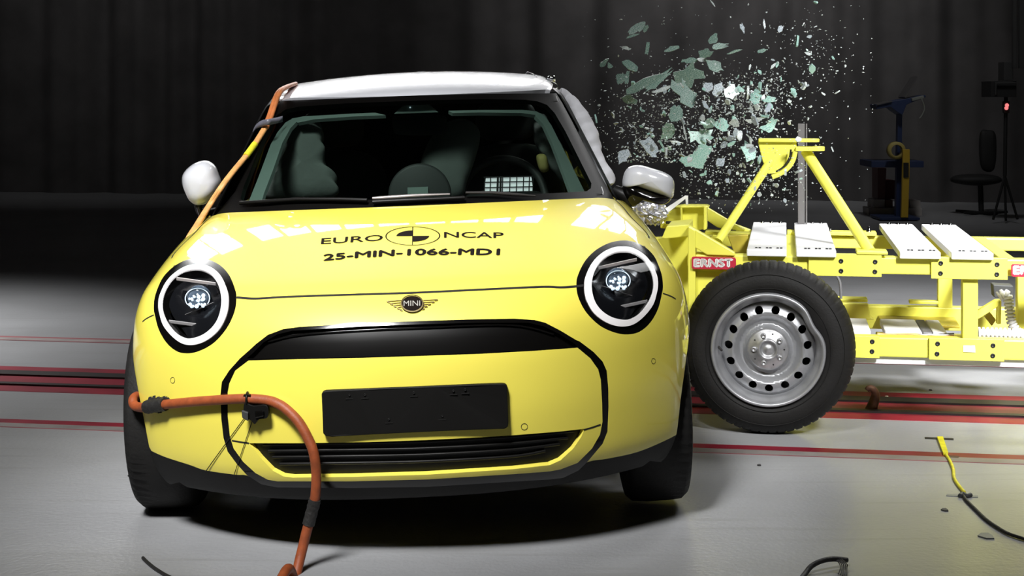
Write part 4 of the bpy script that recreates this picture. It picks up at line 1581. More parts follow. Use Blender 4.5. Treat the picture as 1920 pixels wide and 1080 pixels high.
# the two wheels of the far side and rear that carry the trolley
def plain_wheel(a, b):
    w = thing('trolley_wheel', None, None)
    w.parent = trolley
    w.location = (a, b, WZ)
    MB().lathe(prof, c0, (0, 1, 0), (1, 0, 0), 96).build('tyre', M['rubber'], w)
    MB().lathe([(.02, .228), (.0, .222), (.03, .19), (.05, .1), (.04, 0)], c0, (0, 1, 0), (1, 0, 0), 64).build('rim', M['steel'], w)
plain_wheel(2.5 - .9, .0)
plain_wheel(2.5 - .9, 1.60)
# rear cross beam and axles
MB().box((A_END - .09, BN + .09, zb), (A_END, BF, zt)).build('cross_member', M['tyel'], trolley, bevel=.005)
MB().box((A_END - .09, BN + .08, zlb), (A_END, BF, zlt)).build('cross_member', M['tyel'], trolley, bevel=.005)
MB().tube([(1.6, .10, WZ), (1.6, 1.70, WZ)], .04, 16).build('axle', M['dark_steel'], trolley)
MB().tube([(0, .17, WZ), (0, 1.5, WZ)], .04, 16).build('axle', M['dark_steel'], trolley)

# ------------------------------------------------------------------ cables, tape and cords
def wtube(name, pts, r, m, label=None, cat=None, n=8, seg=14, parent=None, group=None):
    o = MB().tube(spline(pts, n), r, seg).build(name, M[m], parent)
    if label:
        tag(o, label, cat, group)
    return o


def near_car(px, py, off, phi=phi1):
    q = px_on(phi, [(px, py)])[0]
    return from_car(q + grad(phi, q) * off)[0]


# cable bundle along the windscreen pillar, from the roof to the wing
cp = [(552, 158, 6.51), (540, 162, 6.38), (526, 170, 6.26), (518, 184, 6.20), (512, 202, 6.16), (505, 222, 6.12), (497, 240, 6.08), (478, 270, 6.02), (461, 293, 5.96), (437, 322, 5.88), (416, 350, 5.81), (391, 388, 5.80), (369, 423, 5.66), (352, 452, 5.58), (338, 500, 5.50)]
pc_ = [at(*q) for q in cp]
cab = thing('cable_bundle', 'tan and orange cable bundle running down the windscreen pillar from roof to hood edge', 'cable', tuple(pc_[-1]))
INV = -np.array(pc_[-1])
def sub(name, pts, r, m, n=8):
    return MB().tube([p + INV for p in spline(pts, n)], r, 12).build(name, M[m], cab)


o1 = np.array([.006, 0, .002])
sub('strand', [p + o1 for p in pc_[:7]], .0085, 'orange2')
sub('strand', [p - o1 for p in pc_[:7]], .0085, 'orange2')
sub('strand', [p + o1 * .7 for p in pc_[6:]], .008, 'tan')
sub('strand', [p - o1 * .8 for p in pc_[6:]], .008, 'tan')
sub('sleeve', pc_[7:9], .0125, 'yellow_sleeve')
# strip of grey tape holding it to the pillar
tp_px = [(474, 247, 6.10), (480, 238, 6.09), (492, 231, 6.06), (505, 228.5, 6.05), (518, 226, 6.09), (530, 223, 6.12)]
up_ = np.array([0, -.002, .0115])
P = spline([at(*q) for q in tp_px], 6)
mb = MB()
n = len(P)
ww = np.interp(np.arange(n), [0, n * .3, n], [.25, 1, 1.0])
A = [p + up_ * w for p, w in zip(P, ww)]
B = [p - up_ * w for p, w in zip(P, ww)]
bk = np.array([0, .0015, 0])
mb.add(A + B + [p + bk for p in A] + [p + bk for p in B], [(i, i + 1, n + i + 1, n + i) for i in range(n - 1)] + [(2 * n + i + 1, 2 * n + i, 3 * n + i, 3 * n + i + 1) for i in range(n - 1)] +
       [(i + 1, i, 2 * n + i, 2 * n + i + 1) for i in range(n - 1)] + [(n + i, n + i + 1, 3 * n + i + 1, 3 * n + i) for i in range(n - 1)], True)
tag(mb.build('tape_strip', M['grey_tape']), 'grey tape strip fastening the cable bundle to the windscreen pillar', 'tape')

# thick orange cable over the bumper down to the floor
pts = []
for (x, y, Y) in ((300, 741, 5.07), (272, 741, 5.07), (256, 743, 5.04), (249.5, 750, 5.01), (252, 760, 4.99), (264, 764, 4.96)):
    pts.append(at(x, y, Y))
for (x, y) in ((285, 761), (313, 757), (340, 754.5), (371, 751.5), (421, 748), (448, 746.5), (473, 746)):
    pts.append(near_car(x, y, .017))
c_on = near_car(473, 746, .017)
Yc = c_on[1]
for (x, y, dY) in ((502, 751, -.02), (520, 757, -.035), (536, 767, -.045), (559, 790, -.06), (576, 819, -.07), (588, 849, -.075), (593, 888, -.07), (591, 932, -.06), (584, 962, -.05), (574, 1000, -.05), (563, 1045, -.06), (552, 1085, -.10)):
    pts.append(at(x, y, Yc + dY))
q = pts[-1]
pts += [np.array([q[0] - .01, q[1] - .06, .035]), np.array([q[0] - .03, q[1] - .2, .017]), np.array([q[0] - .08, q[1] - .6, .017])]
thick = thing('thick_cable', 'thick orange power cable looped across the front bumper and down to the floor', 'cable', tuple(pts[-1]))
IV = -np.array(pts[-1])
P = spline(pts, 10)
MB().tube(P + IV, .0145, 18).build('cable_sheath', M['orange'], thick)
def wrap(name, i0, i1, r, seed, m='tape'):
    q = P[i0:i1 + 1] + IV
    rg = np.random.default_rng(seed)
    return MB().tube(q, r * (1 + rg.uniform(-.06, .1, len(q))), 12).build(name, M[m], thick)


k = int(np.argmin(np.linalg.norm(P - near_car(304, 758, .017), axis=1)))
w1 = wrap('tape_wrap', k - 7, k + 5, .020, 1)
rg = random.Random(5)
for i in range(9):
    p = near_car(288 + i * 4.2, 745 + rg.uniform(-1, 2), .014) + IV
    MB().obox(p, (.004, 0, .001), (0, .003, 0), (rg.uniform(-.003, .003), 0, rg.uniform(.003, .006))).build('tape_tatter', M['tape'], w1)
p = near_car(306, 769, .012) + IV
MB().obox(p, (.006, 0, .001), (0, .004, 0), (0, 0, .006)).build('tape_tatter', M['tape'], w1)
k = int(np.argmin(np.linalg.norm(P - at(588, 945, Yc - .06), axis=1)))
wrap('tape_wrap', k - 3, k + 12, .0175, 2)
# black clamp that holds it on the grille surround
cl = thing('cable_clamp', 'black clamp block holding the thick orange cable against the grille surround', 'clamp', tuple(near_car(484, 765, .02)))
IC = -np.array(cl.location)
b0 = [near_car(x, y, .004) + IC for x, y in spline([(463, 752), (480, 757), (504, 756), (506, 778), (490, 782), (482, 791), (475, 784), (463, 776)], 4, True)]
MB().prism(b0, (0, -.030, 0)).build('clamp_block', M['satin_black'], cl, bevel=.006)
b0 = [near_car(x, y, .03) + IC for x, y in ((465, 764), (477, 768), (477, 784), (466, 778))]
MB().prism(b0, (0, -.012, 0)).build('clamp_jaw', M['cabin_dim'], cl, bevel=.003)
b0 = [near_car(x, y, .02) + IC for x, y in ((486, 766), (503, 765), (503, 776), (487, 780))]
MB().prism(b0, (0, -.020, 0)).build('clamp_jaw', M['gloss_black'], cl, bevel=.004)
pp = near_car(470, 746, .017) + IC
ringp = [pp + .0185 * np.array([0, math.cos(a), math.sin(a)]) for a in np.linspace(0, 2 * math.pi, 17)]
MB().tube(ringp, .0035, 8).build('clamp_ring', M['satin_black'], cl)
pp = near_car(500, 751, .005) + IC
MB().tube([near_car(463, 744, .02) + IC, near_car(470, 738, .03) + IC, near_car(480, 738, .03) + IC], .003, 8).build('clamp_ring', M['satin_black'], cl)
for (a, b, lab) in (((462, 780), (387, 883), 'thin black cord slanting from the clamp to the bumper corner, the outer of two'), ((475, 787), (440, 890), 'thin black cord slanting steeply from the clamp to the grille surround, the inner of two')):
    L = [near_car(a[0] + (b[0] - a[0]) * t, a[1] + (b[1] - a[1]) * t, .004) for t in np.linspace(0, 1, 9)]
    wtube('cord', L, .0013, 'gap', lab, 'cord', 2, 6, group='cords hanging from the cable clamp')

# ------------------------------------------------------------------ floor, rails, walls
def b_of(px, py):
    return float((floor_at(px, py) - TO) @ RB)


FB = 21.0
fl = MB()
c = [TO + RA * a + RB * b for a, b in ((-14, -9), (14, -9), (14, FB - 6.2), (-14, FB - 6.2))]
fl.prism([(p[0], p[1], -.12) for p in c], (0, 0, .12))
floor = struct(fl.build('floor', M['floor']))


def strip(name, b0, b1, z, m, a0=-13.5, a1=13.5):
    P = [TO + RA * a + RB * b for a, b in ((a0, b0), (a1, b0), (a1, b1), (a0, b1))]
    return struct(MB().prism([(p[0], p[1], 0.0) for p in P], (0, 0, z)).build(name, M[m]))


def bl(y):      # depth across the tracks of a line crossing the left frame edge at row y
    return b_of(0, y)


k = 0
for (y0, y1, z, m) in ((630, 632.5, .0015, 'floor_red_dull'), (632.5, 637, .002, 'rail_grey'), (637, 638, .0015, 'floor_red_dull'),
                       (686.5, 697, .0015, 'floor_red'), (697, 704.5, .010, 'rail_dark'), (704.5, 719, .0015, 'floor_red'), (719, 722.5, .010, 'rail_dark'), (722.5, 733, .0015, 'floor_red'),
                       (785.5, 793, .0015, 'floor_red'), (793, 800, .002, 'rail_grey'), (800, 800.8, .0015, 'floor_red_dull')):
    k += 1
    strip('trim_%d' % k, bl(y1), bl(y0), z, m)
# curtained back wall and side walls
nb = 900
WB = FB - 6.25
vs, fs = [], []
rngw = np.random.default_rng(8)
aa = np.linspace(-13.9, 13.9, nb)
fold = np.zeros(nb)
for q in range(14):
    fold += np.sin(aa * rngw.uniform(2, 16) + rngw.uniform(0, 6)) * .018
for i in range(nb):
    p = TO + RA * aa[i] + RB * (WB + fold[i])
    vs += [(p[0], p[1], 0), (p[0], p[1], 8.0)]
fs = [(2 * i, 2 * i + 2, 2 * i + 3, 2 * i + 1) for i in range(nb - 1)]
struct(MB().add(vs, fs, True).build('wall_back', M['curtain']))
for (nm, a) in (('wall_left', -13.9), ('wall_right', 13.9)):
    P = [TO + RA * x + RB * b for x, b in ((a, -8.9), (a + .1, -8.9), (a + .1, WB), (a, WB))]
    struct(MB().prism([(p[0], p[1], 0) for p in P], (0, 0, 8.0)).build(nm, M['curtain']))
P = [TO + RA * x + RB * b for x, b in ((-14, -9), (14, -9), (14, -8.9), (-14, -8.9))]
struct(MB().prism([(p[0], p[1], 0) for p in P], (0, 0, 8.0)).build('wall_front', M['curtain']))
P = [TO + RA * x + RB * b for x, b in ((-14, -9), (14, -9), (14, WB + .2), (-14, WB + .2))]
struct(MB().prism([(p[0], p[1], 8.0) for p in P], (0, 0, .1)).build('ceiling', M['curtain']))

# ------------------------------------------------------------------ things on the floor
# hook standing in the track
h0 = floor_at(1632, 769)
hk = MB()
hp = [(1632, 771), (1637, 758), (1641, 745), (1641, 736), (1636, 729), (1629, 728), (1625, 732)]
hk.tube(spline([at(x, y, h0[1]) for x, y in hp], 5), np.interp(np.arange(31), [0, 15, 30], [.026, .017, .011]), 10)
tag(hk.build('tow_hook', M['rust']), 'rusty brown hook sticking up out of the floor track behind the big wheel', 'hook')
# sensor lead
fp = lambda x, y, z=.006: floor_at(x, y, z)
sl = thing('sensor_lead', 'yellow sleeved lead ending in a black cable, taped across the red floor stripe', 'cable', tuple(floor_at(1765, 823)))
IS = -np.array(sl.location)
def flat(name, px, m, z0=.001, h=.003, parent=sl, inv=IS):
    return MB().prism([floor_at(x, y, z0) + inv for x, y in px], (0, 0, h)).build(name, M[m], parent)


flat('sleeve', [(1757, 822), (1768, 822), (1778, 852), (1769, 854)], 'yellow_sleeve', .003, .008)
MB().tube(spline([fp(x, y) + IS for x, y in ((1773, 852), (1780, 862), (1787, 878), (1789, 895), (1796, 908), (1808, 923))], 6), .006, 8).build('lead', M['yellow_sleeve'], sl)
MB().tube(spline([fp(x, y) + IS for x, y in ((1806, 928), (1812, 938), (1830, 956), (1850, 975), (1872, 990), (1892, 1001), (1925, 1012))], 6), .0055, 8).build('lead', M['tape'], sl)
MB().tube(spline([fp(x, y) + IS for x, y in ((1800, 930), (1806, 926), (1812, 930), (1820, 928))], 6), .008, 8).build('connector', M['cabin_dim'], sl)
for (px, m, lab) in (([(1734, 820), (1788, 822.5), (1788, 825.5), (1734, 823)], 'tape', 'black tape strip across the top end of the yellow lead'),
                     ([(1774, 854), (1799, 856), (1797, 859.5), (1772, 858)], 'brown_tape', 'short brown tape scrap on the red stripe beside the yellow lead'),
                     ([(1775, 927), (1834, 930), (1834, 933), (1774, 930)], 'clear_tape', 'grey tape strip where the yellow lead meets the black cable')):
    o = MB().prism([floor_at(x, y, .0005) for x, y in px], (0, 0, .0018)).build('floor_tape', M[m])
    tag(o, lab, 'tape', 'tape strips along the sensor lead')
# frayed black cable end
fr = thing('frayed_cable', 'frayed black cable end curling on the pale floor at the bottom edge', 'cable', tuple(floor_at(1510, 1076)))
IF = -np.array(fr.location)
MB().tube(spline([fp(x, y, z) + IF for x, y, z in ((1490, 1100, .008), (1508, 1078, .008), (1521, 1062, .02), (1540, 1052, .03), (1562, 1048, .03), (1588, 1050, .02))], 8), .0075, 10).build('cable_sheath', M['tape'], fr)
for i in range(5):
    q = [(1562 + 4 * i, 1048.5, .028), (1572 + 4 * i, 1054 + i, .024), (1576 + 3 * i, 1064, .015), (1572 + 4 * i, 1076 + i * 2, .006)]
    MB().tube(spline([fp(*w) + IF for w in q], 6), .0016, 6).build('wire', M['tape'], fr)
wtube('floor_cable', [fp(x, y, .005) for x, y in ((268, 1046), (276, 1054), (288, 1064), (300, 1072), (314, 1080), (335, 1090))], .005, 'tape', 'thin black cable lying on the floor at the lower left', 'cable')
# small debris and marks on the floor
for i, (x, y, w, lab) in enumerate(((1424, 873, 5, 'tiny dark scrap on the floor below the big wheel'), (1772, 957, 8, 'small dark chip on the pale floor left of the black cable'), (243, 893, 4, 'tiny dark crumb on the floor left of the front wheel'),
                                    (1745, 732, 5, 'tiny dark crumb on the bright floor under the trolley'), (1663, 744, 5, 'small white chip on the red stripe beside the hook'), (1850, 1006, 16, 'grey tape scrap on the floor below the black cable end'))):
    c = floor_at(x, y)
    L = [(c[0] + w * .0011 * math.cos(a) * (1.6 if k % 2 else 1), c[1] + w * .0022 * math.sin(a), 0.0) for k, a in enumerate(np.linspace(0, 2 * math.pi, 7)[:-1])]
    tag(MB().prism(L, (0, 0, .004)).build('floor_scrap', M['twhite'] if i == 4 else M['clear_tape'] if i == 5 else M['tape']), lab, 'scrap', 'scraps on the floor')

# ------------------------------------------------------------------ things in the dark behind
Yb = floor_at(1700, 412)[1]
def bpt(x, y, dY=0.0):
    return at(x, y, Yb + dY)


ws = thing('tool_stand', 'dark blue workshop stand with a high tilted top in the dark background', 'stand', tuple(bpt(1692, 412)))
IW = -np.array(ws.location)
def bq(name, px, d, m, dY=0.0, parent=ws, inv=IW, bevel=.004):
    return MB().prism([bpt(x, y, dY) + inv for x, y in px], (0, d, 0)).build(name, M[m], parent, bevel=bevel)


bq('upright', [(1684, 200), (1692, 200), (1690, 412), (1680, 412)], .09, 'bench_blue')
bq('arm', [(1642, 196), (1672, 190), (1700, 185), (1735, 178), (1736, 182), (1700, 196), (1692, 216), (1680, 208), (1670, 200), (1644, 205)], .3, 'bench_blue', -.1)
bq('shelf', [(1634, 302), (1732, 302), (1732, 314), (1634, 314)], .6, 'bench_blue', .05)
bq('foot', [(1650, 408), (1725, 408), (1725, 413), (1650, 413)], .5, 'bench_blue', -.2)
MB().lathe([(0, .0), (-.02, .016), (0, .02)], bpt(1687, 294) + IW, (0, 1, 0), (1, 0, 0), 12).build('knob', M['twhite'], ws)
lt = thing('laptop', 'open laptop lying on the tilted top of the blue stand', 'laptop', tuple(bpt(1680, 190)))
bq('base', [(1644, 195), (1672, 189), (1673, 191), (1645, 197.5)], .22, 'mast_grey', -.12, lt, -np.array(lt.location), .001)
bq('screen', [(1696, 182), (1721, 143), (1722.5, 144), (1698, 184)], .3, 'mast_grey', -.1, lt, -np.array(lt.location), .001)
bt = bq('cable_tray', [(1710, 184), (1732, 179), (1733, 184), (1711, 190)], .12, 'clear_tape', -.15, None, 0)
tag(bt, 'small grey tray lying at the right end of the tilted stand top', 'tray')
wtube('hanging_cable', [bpt(x, y, -.16) for x, y in ((1727, 184), (1732, 196), (1733, 206), (1729, 216), (1724, 222))], .008, 'clear_tape', 'short cable hanging from the right end of the stand top', 'cable')
rr = MB().lathe([(-.05, .062), (-.05, .095), (.05, .095), (.05, .062), (-.05, .062)], bpt(1680, 282, -.12), (0, 1, 0), (1, 0, 0), 32)
tag(rr.build('tape_roll', M['tape_yellow']), 'yellow roll of tape hanging beside the blue upright', 'tape roll')
sp = bq('spirit_level', [(1693, 280), (1706, 280), (1706, 303), (1703, 408), (1690, 408), (1693, 303)], .05, 'level_yellow', -.24, None, 0)
tag(sp, 'long yellow spirit level leaning against the blue upright', 'tool')
vial = MB().box(bpt(1694, 333, -.25), bpt(1704, 305, -.25) + [0, .02, 0])
vo = vial.build('vial_window', M['cabin'], sp)
for (px, m, dY, lab, nm, ct) in (([(1628, 390), (1729, 390), (1729, 411), (1629, 411)], 'box_grey', .65, 'wide pale grey crate at the foot of the blue stand, lowest of the pile', 'crate', 'crate'),
                                 ([(1638, 374), (1659, 374), (1659, 389.6), (1637, 389.6)], 'box_grey', .70, 'small grey carton left of the brown box on the crate', 'carton', 'box'),
                                 ([(1660, 375), (1674, 375), (1674, 389.6), (1660, 389.6)], 'box_brown', .70, 'small brown box on the pale grey crate', 'carton', 'box'),
                                 ([(1706, 376), (1726, 376), (1726, 389.6), (1706, 389.6)], 'box_grey', .70, 'grey carton right of the yellow level on the crate', 'carton', 'box'),
                                 ([(1646, 315), (1662, 315), (1660, 373.6), (1646, 373.6)], 'box_red', .72, 'tall dull red canister behind the blue stand', 'canister', 'canister'),
                                 ([(1661, 338), (1678, 338), (1678, 373.6), (1661, 373.6)], 'box_red2', .75, 'dark red box between canister and blue upright', 'carton', 'box')):
    o = bq(nm, px, .3, m, dY, None, 0)
    tag(o, lab, ct)
# camera on a stand with a red light, chair, at the dark right edge
cs = thing('camera_stand', 'black camera on a tall stand with a small red light at the right edge', 'camera', tuple(bpt(1886, 412, -.5)))
IK = -np.array(cs.location)
bq('camera_body', [(1858, 152), (1906, 152), (1906, 182), (1858, 182)], .35, 'cabin', -.6, cs, IK)
bq('camera_frame', [(1866, 154), (1906, 154), (1906, 157), (1869, 157), (1869, 178), (1866, 178)], .02, 'mast_dark', -.64, cs, IK)
bq('top_box', [(1882, 116), (1900, 116), (1900, 151), (1882, 151)], .2, 'mast_dark', -.58, cs, IK)
MB().tube([bpt(1886, 182, -.5) + IK, bpt(1884, 330, -.5) + IK], .02, 10).build('pole', M['cabin'], cs)
for (x, y) in ((1862, 412), (1886, 414), (1908, 411)):
    MB().tube([bpt(1884, 330, -.5) + IK, bpt(x, y, -.5) + IK], .014, 8).build('leg', M['cabin'], cs)
MB().lathe([(0, .0), (-.012, .012), (0, .014)], bpt(1887.5, 200, -.56) + IK, (0, 1, 0), (.2, 0, 1), 12, lambda h, r, a, k: (h, r * (1 + 1.6 * abs(math.cos(a))))).build('indicator_light', M['led_red'], cs)
bx = bq('lamp_holder', [(1882, 190), (1893, 190), (1893, 212), (1882, 212)], .05, 'cabin', -.55, cs, IK)
ch = thing('office_chair', 'black office chair standing in the dark left of the camera stand', 'chair', tuple(bpt(1850, 412, .9)))
IH = -np.array(ch.location)
L = [bpt(x, y, .9) + IH for x, y in spline([(1838, 248), (1852, 244), (1866, 250), (1868, 290), (1862, 320), (1842, 318), (1836, 290)], 5, True)]
blob(L, np.mean(L, 0), (0, 1, 0), .05, .05).build('backrest', M['cabin'], ch)
L = [bpt(x, y, .8) + IH for x, y in spline([(1790, 330), (1830, 326), (1870, 330), (1874, 342), (1830, 348), (1786, 342)], 5, True)]
blob(L, np.mean(L, 0), (0, 1, 0), .2, .2).build('seat', M['cabin'], ch)
MB().tube([bpt(1838, 345, .8) + IH, bpt(1840, 400, .8) + IH], .03, 10).build('column', M['cabin'], ch)
for a in range(5):
    t = a * 2 * math.pi / 5
    p0 = bpt(1840, 400, .8) + IH
    p1 = np.array([p0[0] + .3 * math.cos(t), p0[1] + .3 * math.sin(t), -ch.location[2] + .03])
    MB().tube([p0, p1], [.025, .015], 8).build('leg', M['cabin'], ch)
ck = bq('column', [(1796, 40), (1838, 40), (1838, 384), (1796, 384)], .4, 'mast_dark', 3.0, None, 0)
struct(ck)
ck.name = 'trim_12'
for i, (x0, x1) in enumerate(((1900, 1907), (1912, 1921))):
    o = bq('pipe', [(x0, -60), (x1, -60), (x1, 128), (x0, 128)], .06, 'mast_dark', -.7, None, 0)
    tag(o, ('thin grey mast above the camera, left of the pair', 'wider grey mast at the right frame edge above the camera')[i], 'mast')

# ------------------------------------------------------------------ flying glass
def shard_mesh(name, loop2, th, m, curve=0.0):
    """flat irregular piece of toughened glass in its own plane, centred"""
    L = np.array(loop2, float)
    n = len(L)
    bow = lambda p: curve * (p[0] ** 2 + p[1] ** 2)
    vs = [(p[0], p[1], bow(p) - th / 2) for p in L] + [(p[0], p[1], bow(p) + th / 2) for p in L] + [(0, 0, -th / 2), (0, 0, th / 2)]
    fs = [((i + 1) % n, i, 2 * n) for i in range(n)] + [(n + i, n + (i + 1) % n, 2 * n + 1) for i in range(n)] + [(i, (i + 1) % n, n + (i + 1) % n, n + i) for i in range(n)]
    me = bpy.data.meshes.new(name)
    me.from_pydata(vs, [], fs)
    me.materials.append(m)
    return me


def rag(rng, l, w, n, jag=.25):
    out = []
    for k in range(n):
        a = 2 * math.pi * k / n + rng.uniform(-.24, .24)
        r = 1 + rng.uniform(-jag, jag * .8)
        out.append((l / 2 * r * math.copysign(abs(math.cos(a)) ** 1.1, math.cos(a)), w / 2 * r * math.copysign(abs(math.sin(a)) ** 1.1, math.sin(a))))
    return out


RS = random.Random(11)
BIG = [  # x, y, length, width (target zoom units of 1/3.43 px), turn in degrees, kind, label
    (390, 182, 112, 46, 28, 'g', 'pale green leaf-shaped shard at the upper left of the glass cloud'),
    (450, 185, 58, 28, 70, 'g', 'narrow green shard right beside the upper left leaf-shaped one'),
    (360, 231, 92, 14, 16, 'g', 'thin green sliver just under the upper left leaf-shaped shard'),
    (460, 310, 92, 24, 84, 'g', 'upright narrow shard below the upper left group'),
    (325, 310, 62, 17, -12, 'w', 'small whitish shard low in the upper left group'),
    (620, 313, 112, 28, 13, 'g', 'isolated straight green strip of glass at the upper middle of the cloud'),
    (350, 425, 100, 52, -32, 'g', 'grey green lozenge shard at the left of the cloud'),
    (180, 405, 66, 26, 42, 'g', 'small leaning shard nearest the car roof at far left'),
    (218, 422, 42, 28, -50, 'g', 'small shard touching the leaning one at far left'),
    (285, 505, 92, 52, 62, 'g', 'broad green shard left of the two long blades'),
    (328, 500, 96, 26, 82, 'g', 'upright thin shard against the broad green one at left'),
    (440, 530, 235, 56, 27, 'g', 'longest green blade of glass, the lower of two at left'),
    (520, 530, 215, 44, 37, 'g', 'long green blade pointing to the upper right, the upper of two'),
    (725, 480, 190, 130, 30, 'g', 'large ragged green sheet in the heart of the cloud'),
    (690, 590, 165, 110, -60, 'g', 'large ragged green sheet directly under the heart of the cloud'),
    (830, 345, 92, 58, 10, 'g', 'green shard above the large ragged sheet'),
    (885, 250, 66, 44, 50, 'g', 'topmost bright green shard of the middle of the cloud'),
    (920, 297, 104, 40, 8, 'g', 'flat green shard below the topmost bright one'),
    (1020, 332, 100, 14, 16, 'g', 'thin sliver pointing right of the middle shards'),
    (890, 425, 112, 56, -28, 'g', 'green shard slanting down to the right of the ragged sheet'),
    (735, 390, 94, 34, 8, 'g', 'flat green shard at the upper left of the ragged sheet'),
    (815, 385, 80, 22, -8, 'w', 'bright white shard glinting between the middle green ones'),
    (345, 637, 88, 50, -25, 'g', 'green shard below the long blades at left'),
    (550, 578, 120, 26, 15, 'w', 'white sliver running into the lower ragged sheet'),
    (640, 730, 104, 72, 60, 'g', 'green shard hanging below the ragged sheets'),
    (592, 848, 122, 74, 74, 'g', 'smooth grey green oval shard below the cloud middle'),
    (800, 878, 152, 92, 8, 'b', 'biggest bright green shard left of the yellow tower head'),
    (745, 1035, 150, 96, -10, 'b', 'bright green ragged shard under the biggest bright one'),
    (820, 972, 104, 74, 40, 'b', 'bright green shard joining the two bright ones'),
    (1110, 985, 72, 132, 30, 'b', 'bright green crazed shard touching the yellow tower head'),
    (470, 950, 150, 84, -35, 'c', 'pale blue crazed lump of glass above the knocked mirror'),
    (1258, 802, 98, 56, 52, 'b', 'square bright green shard just above the tower head'),
    (1215, 825, 66, 28, 0, 'b', 'small green wedge beside the square shard above the tower head'),
    (935, 802, 92, 62, -30, 'b', 'bright green triangle shard above the tower head, to the left'),
    (865, 795, 84, 56, 50, 'g', 'green shard left of the bright triangle'),
    (1150, 772, 106, 26, 4, 'w', 'flat white shard above the tower head'),
    (1000, 592, 92, 72, 40, 'b', 'bright mint shard at the left of the right hand cluster'),
    (1050, 576, 64, 38, 0, 'b', 'small mint shard at the top of the right hand cluster'),
    (1155, 632, 76, 66, 20, 'b', 'mint shard in the middle of the right hand cluster'),
    (1245, 640, 84, 40, 10, 'b', 'mint shard at the right of the right hand cluster'),
    (910, 572, 92, 54, 65, 'c', 'grey crazed shard left of the right hand cluster'),
    (852, 557, 62, 58, 0, 'c', 'grey round crazed shard beside the ragged sheet'),
    (1400, 596, 62, 36, -65, 'b', 'mint chip alone at the right of the cloud'),
    (1195, 326, 66, 24, 12, 'g', 'small green chip alone at the upper right of the middle'),
    (1495, 346, 44, 17, -12, 'w', 'bright white chip alone far right of the cloud'),
    (1315, 186, 58, 36, 70, 'c', 'grey chip alone at the upper right'),
    (1070, 180, 62, 24, -85, 'c', 'upright grey chip at the top middle'),
    (1211, 158, 60, 18, 88, 'c', 'thin upright chip at the top right of the middle'),
    (930, 1048, 64, 52, 40, 'c', 'pale chip under the bright green shards, left of the tower'),
    (300, 1005, 96, 66, 60, 'c', 'pale crazed lump near the pillar airbag'),
    (1018, 790, 62, 48, -40, 'w', 'whitish chip between the triangle shard and tower head'),
    (1503, 236, 34, 22, 0, 'c', 'small round chip alone at the far upper right'),
    (1268, 425, 44, 16, 50, 'w', 'slim white chip alone right of the middle shards'),
    (1590, 603, 34, 12, -35, 'w', 'tiny white sliver at the far right of the cloud'),
    (955, 932, 50, 34, 50, 'c', 'small pale triangle just left of the tower head'),
    (1050, 870, 64, 30, 80, 'w', 'upright white chip left of the tower head'),
    (880, 32 - 10, 60, 7, -58, 'w', 'lone white splinter falling at the top edge of the photo'),
    (1118, 885, 76, 9, -38, 'w', 'white splinter slanting onto the tower head'),
    (700, 850, 110, 10, -72, 'w', 'long white splinter right of the oval shard'),
    (640, 912, 80, 12, -10, 'w', 'flat white splinter under the oval shard'),
]
MATS = dict(g=M['shard_green'], b=M['shard_mint'], w=M['shard_white'], c=M['shard_crazed'])
for (x, y, l, w, turn, kind, lab) in BIG:
    Y = 6.95 + RS.uniform(-.3, .45)
    s = Y / F / 3.43
    n = RS.randint(10, 15) if max(l, w) > 60 else RS.randint(6, 8)
    loop = rag(RS, l * s * 1.12, w * s * 1.2, n, .45 if max(l, w) > 130 else .3)
    t = math.radians(turn)
    loop = [(p[0] * math.cos(t) - p[1] * math.sin(t), p[0] * math.sin(t) + p[1] * math.cos(t)) for p in loop]
    me = shard_mesh('glass_shard', loop, .004, MATS[kind])
    o = bpy.data.objects.new('glass_shard', me)
    COL.objects.link(o)
    o.location = at(1080 + x / 3.43, y / 3.43, Y)
    o.rotation_euler = (math.pi / 2 + RS.uniform(-.45, .45), RS.uniform(-.1, .1), RS.uniform(-.4, .4))
    tag(o, lab, 'glass shard', 'large glass shards flying beside the car')
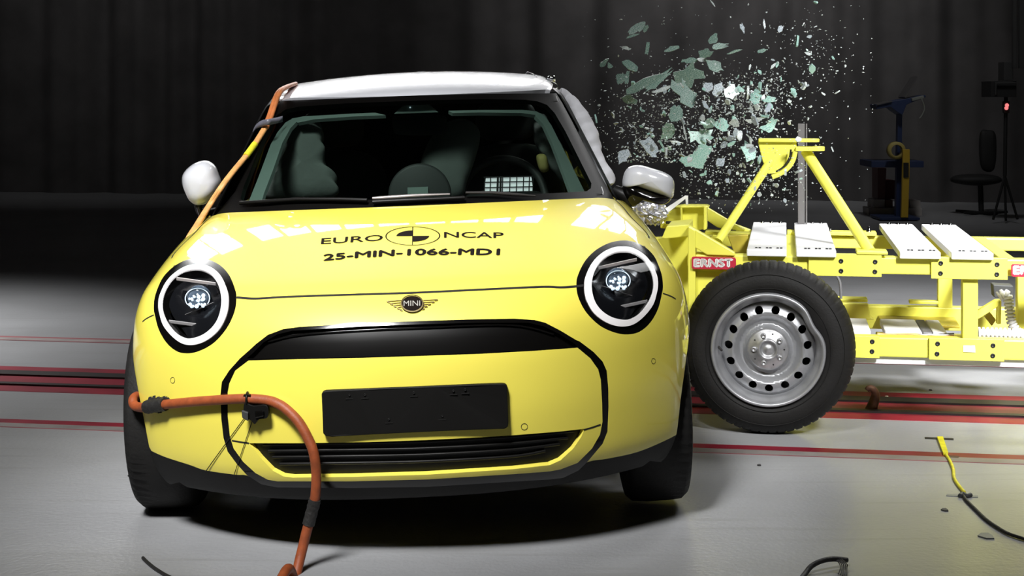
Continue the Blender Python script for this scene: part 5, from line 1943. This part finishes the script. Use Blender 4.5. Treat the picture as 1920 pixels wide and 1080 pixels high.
# fragments: copies of a few chip meshes
chips = []
for k in range(14):
    chips.append((shard_mesh('glass_fragment', rag(RS, RS.uniform(.8, 1.6), RS.uniform(.45, .9), RS.randint(5, 7), .3), .22, (M['shard_white'], M['shard_crazed'], M['shard_mint'])[k % 3]), k % 3))
ZONES = [  # centre px, spread px, share
    (1200, 190, 45, 22, 8), (1290, 210, 75, 45, 58), (1400, 190, 45, 28, 60), (1340, 270, 80, 40, 50), (1210, 285, 45, 35, 40), (1250, 330, 60, 30, 26), (1420, 340, 50, 30, 34), (1480, 150, 50, 60, 14), (1530, 90, 40, 50, 10)]
def zone_px(rng):
    t = rng.uniform(0, sum(z[4] for z in ZONES))
    for z in ZONES:
        t -= z[4]
        if t <= 0:
            break
    return rng.gauss(z[0], z[2]), rng.gauss(z[1], z[3])


def free(x, y):
    if y > 385 or y < 4 or x > 1640:
        return False
    edge = 1062 + max(0, (y - 170)) * .50
    if x < edge + 14:
        return False
    if y > 300 and x < 1275 and y > 296:
        return y < 305
    return True


RG = random.Random(21)
n = 0
while n < 240:
    x, y = zone_px(RG)
    if not free(x, y):
        continue
    Y = 6.95 + RG.uniform(-.5, .6)
    px = RG.choice((5, 6, 6, 7, 8, 9, 11, 14, 18))
    me, k = chips[RG.randrange(len(chips))]
    o = bpy.data.objects.new('glass_fragment', me)
    COL.objects.link(o)
    o.location = at(x, y, Y)
    q = px * Y / F
    o.scale = (q, q, q)
    o.rotation_euler = (RG.uniform(0, 6.3), RG.uniform(0, 6.3), RG.uniform(0, 6.3))
    tag(o, 'small pale glass fragment flying in the cloud between car roof and yellow tower', 'glass fragment', 'small glass fragments flying beside the car')
    n += 1
mb = MB()
n = 0
while n < 3600:
    x, y = zone_px(RG)
    if RG.random() < .08:
        x, y = RG.uniform(1090, 1760), RG.uniform(5, 380)
    if not free(x, y):
        if not (y > 290 and y < 400 and x > 1300 and x < 1560):
            continue
    Y = 6.95 + RG.uniform(-.6, .7)
    q = RG.choice((1.0, 1.2, 1.4, 1.7, 2.0, 2.6, 3.2)) * Y / F * .62
    c = at(x, y, Y)
    R = Matrix.Rotation(RG.uniform(0, 6.3), 3, 'X') @ Matrix.Rotation(RG.uniform(0, 6.3), 3, 'Z')
    a, b, d = (np.array(R @ Vector(v)) for v in ((q * RG.uniform(.8, 1.8), 0, 0), (0, q * RG.uniform(.5, 1), 0), (0, 0, q * .5)))
    mb.add([c - a, c - b, c + a, c + b, c + d, c - d], [(0, 1, 4), (1, 2, 4), (2, 3, 4), (3, 0, 4), (1, 0, 5), (2, 1, 5), (3, 2, 5), (0, 3, 5)])
    n += 1
dust = mb.build('glass_dust', M['shard_white'])
tag(dust, 'spray of tiny white glass crumbs filling the air around the flying shards', 'glass dust', kind='stuff')
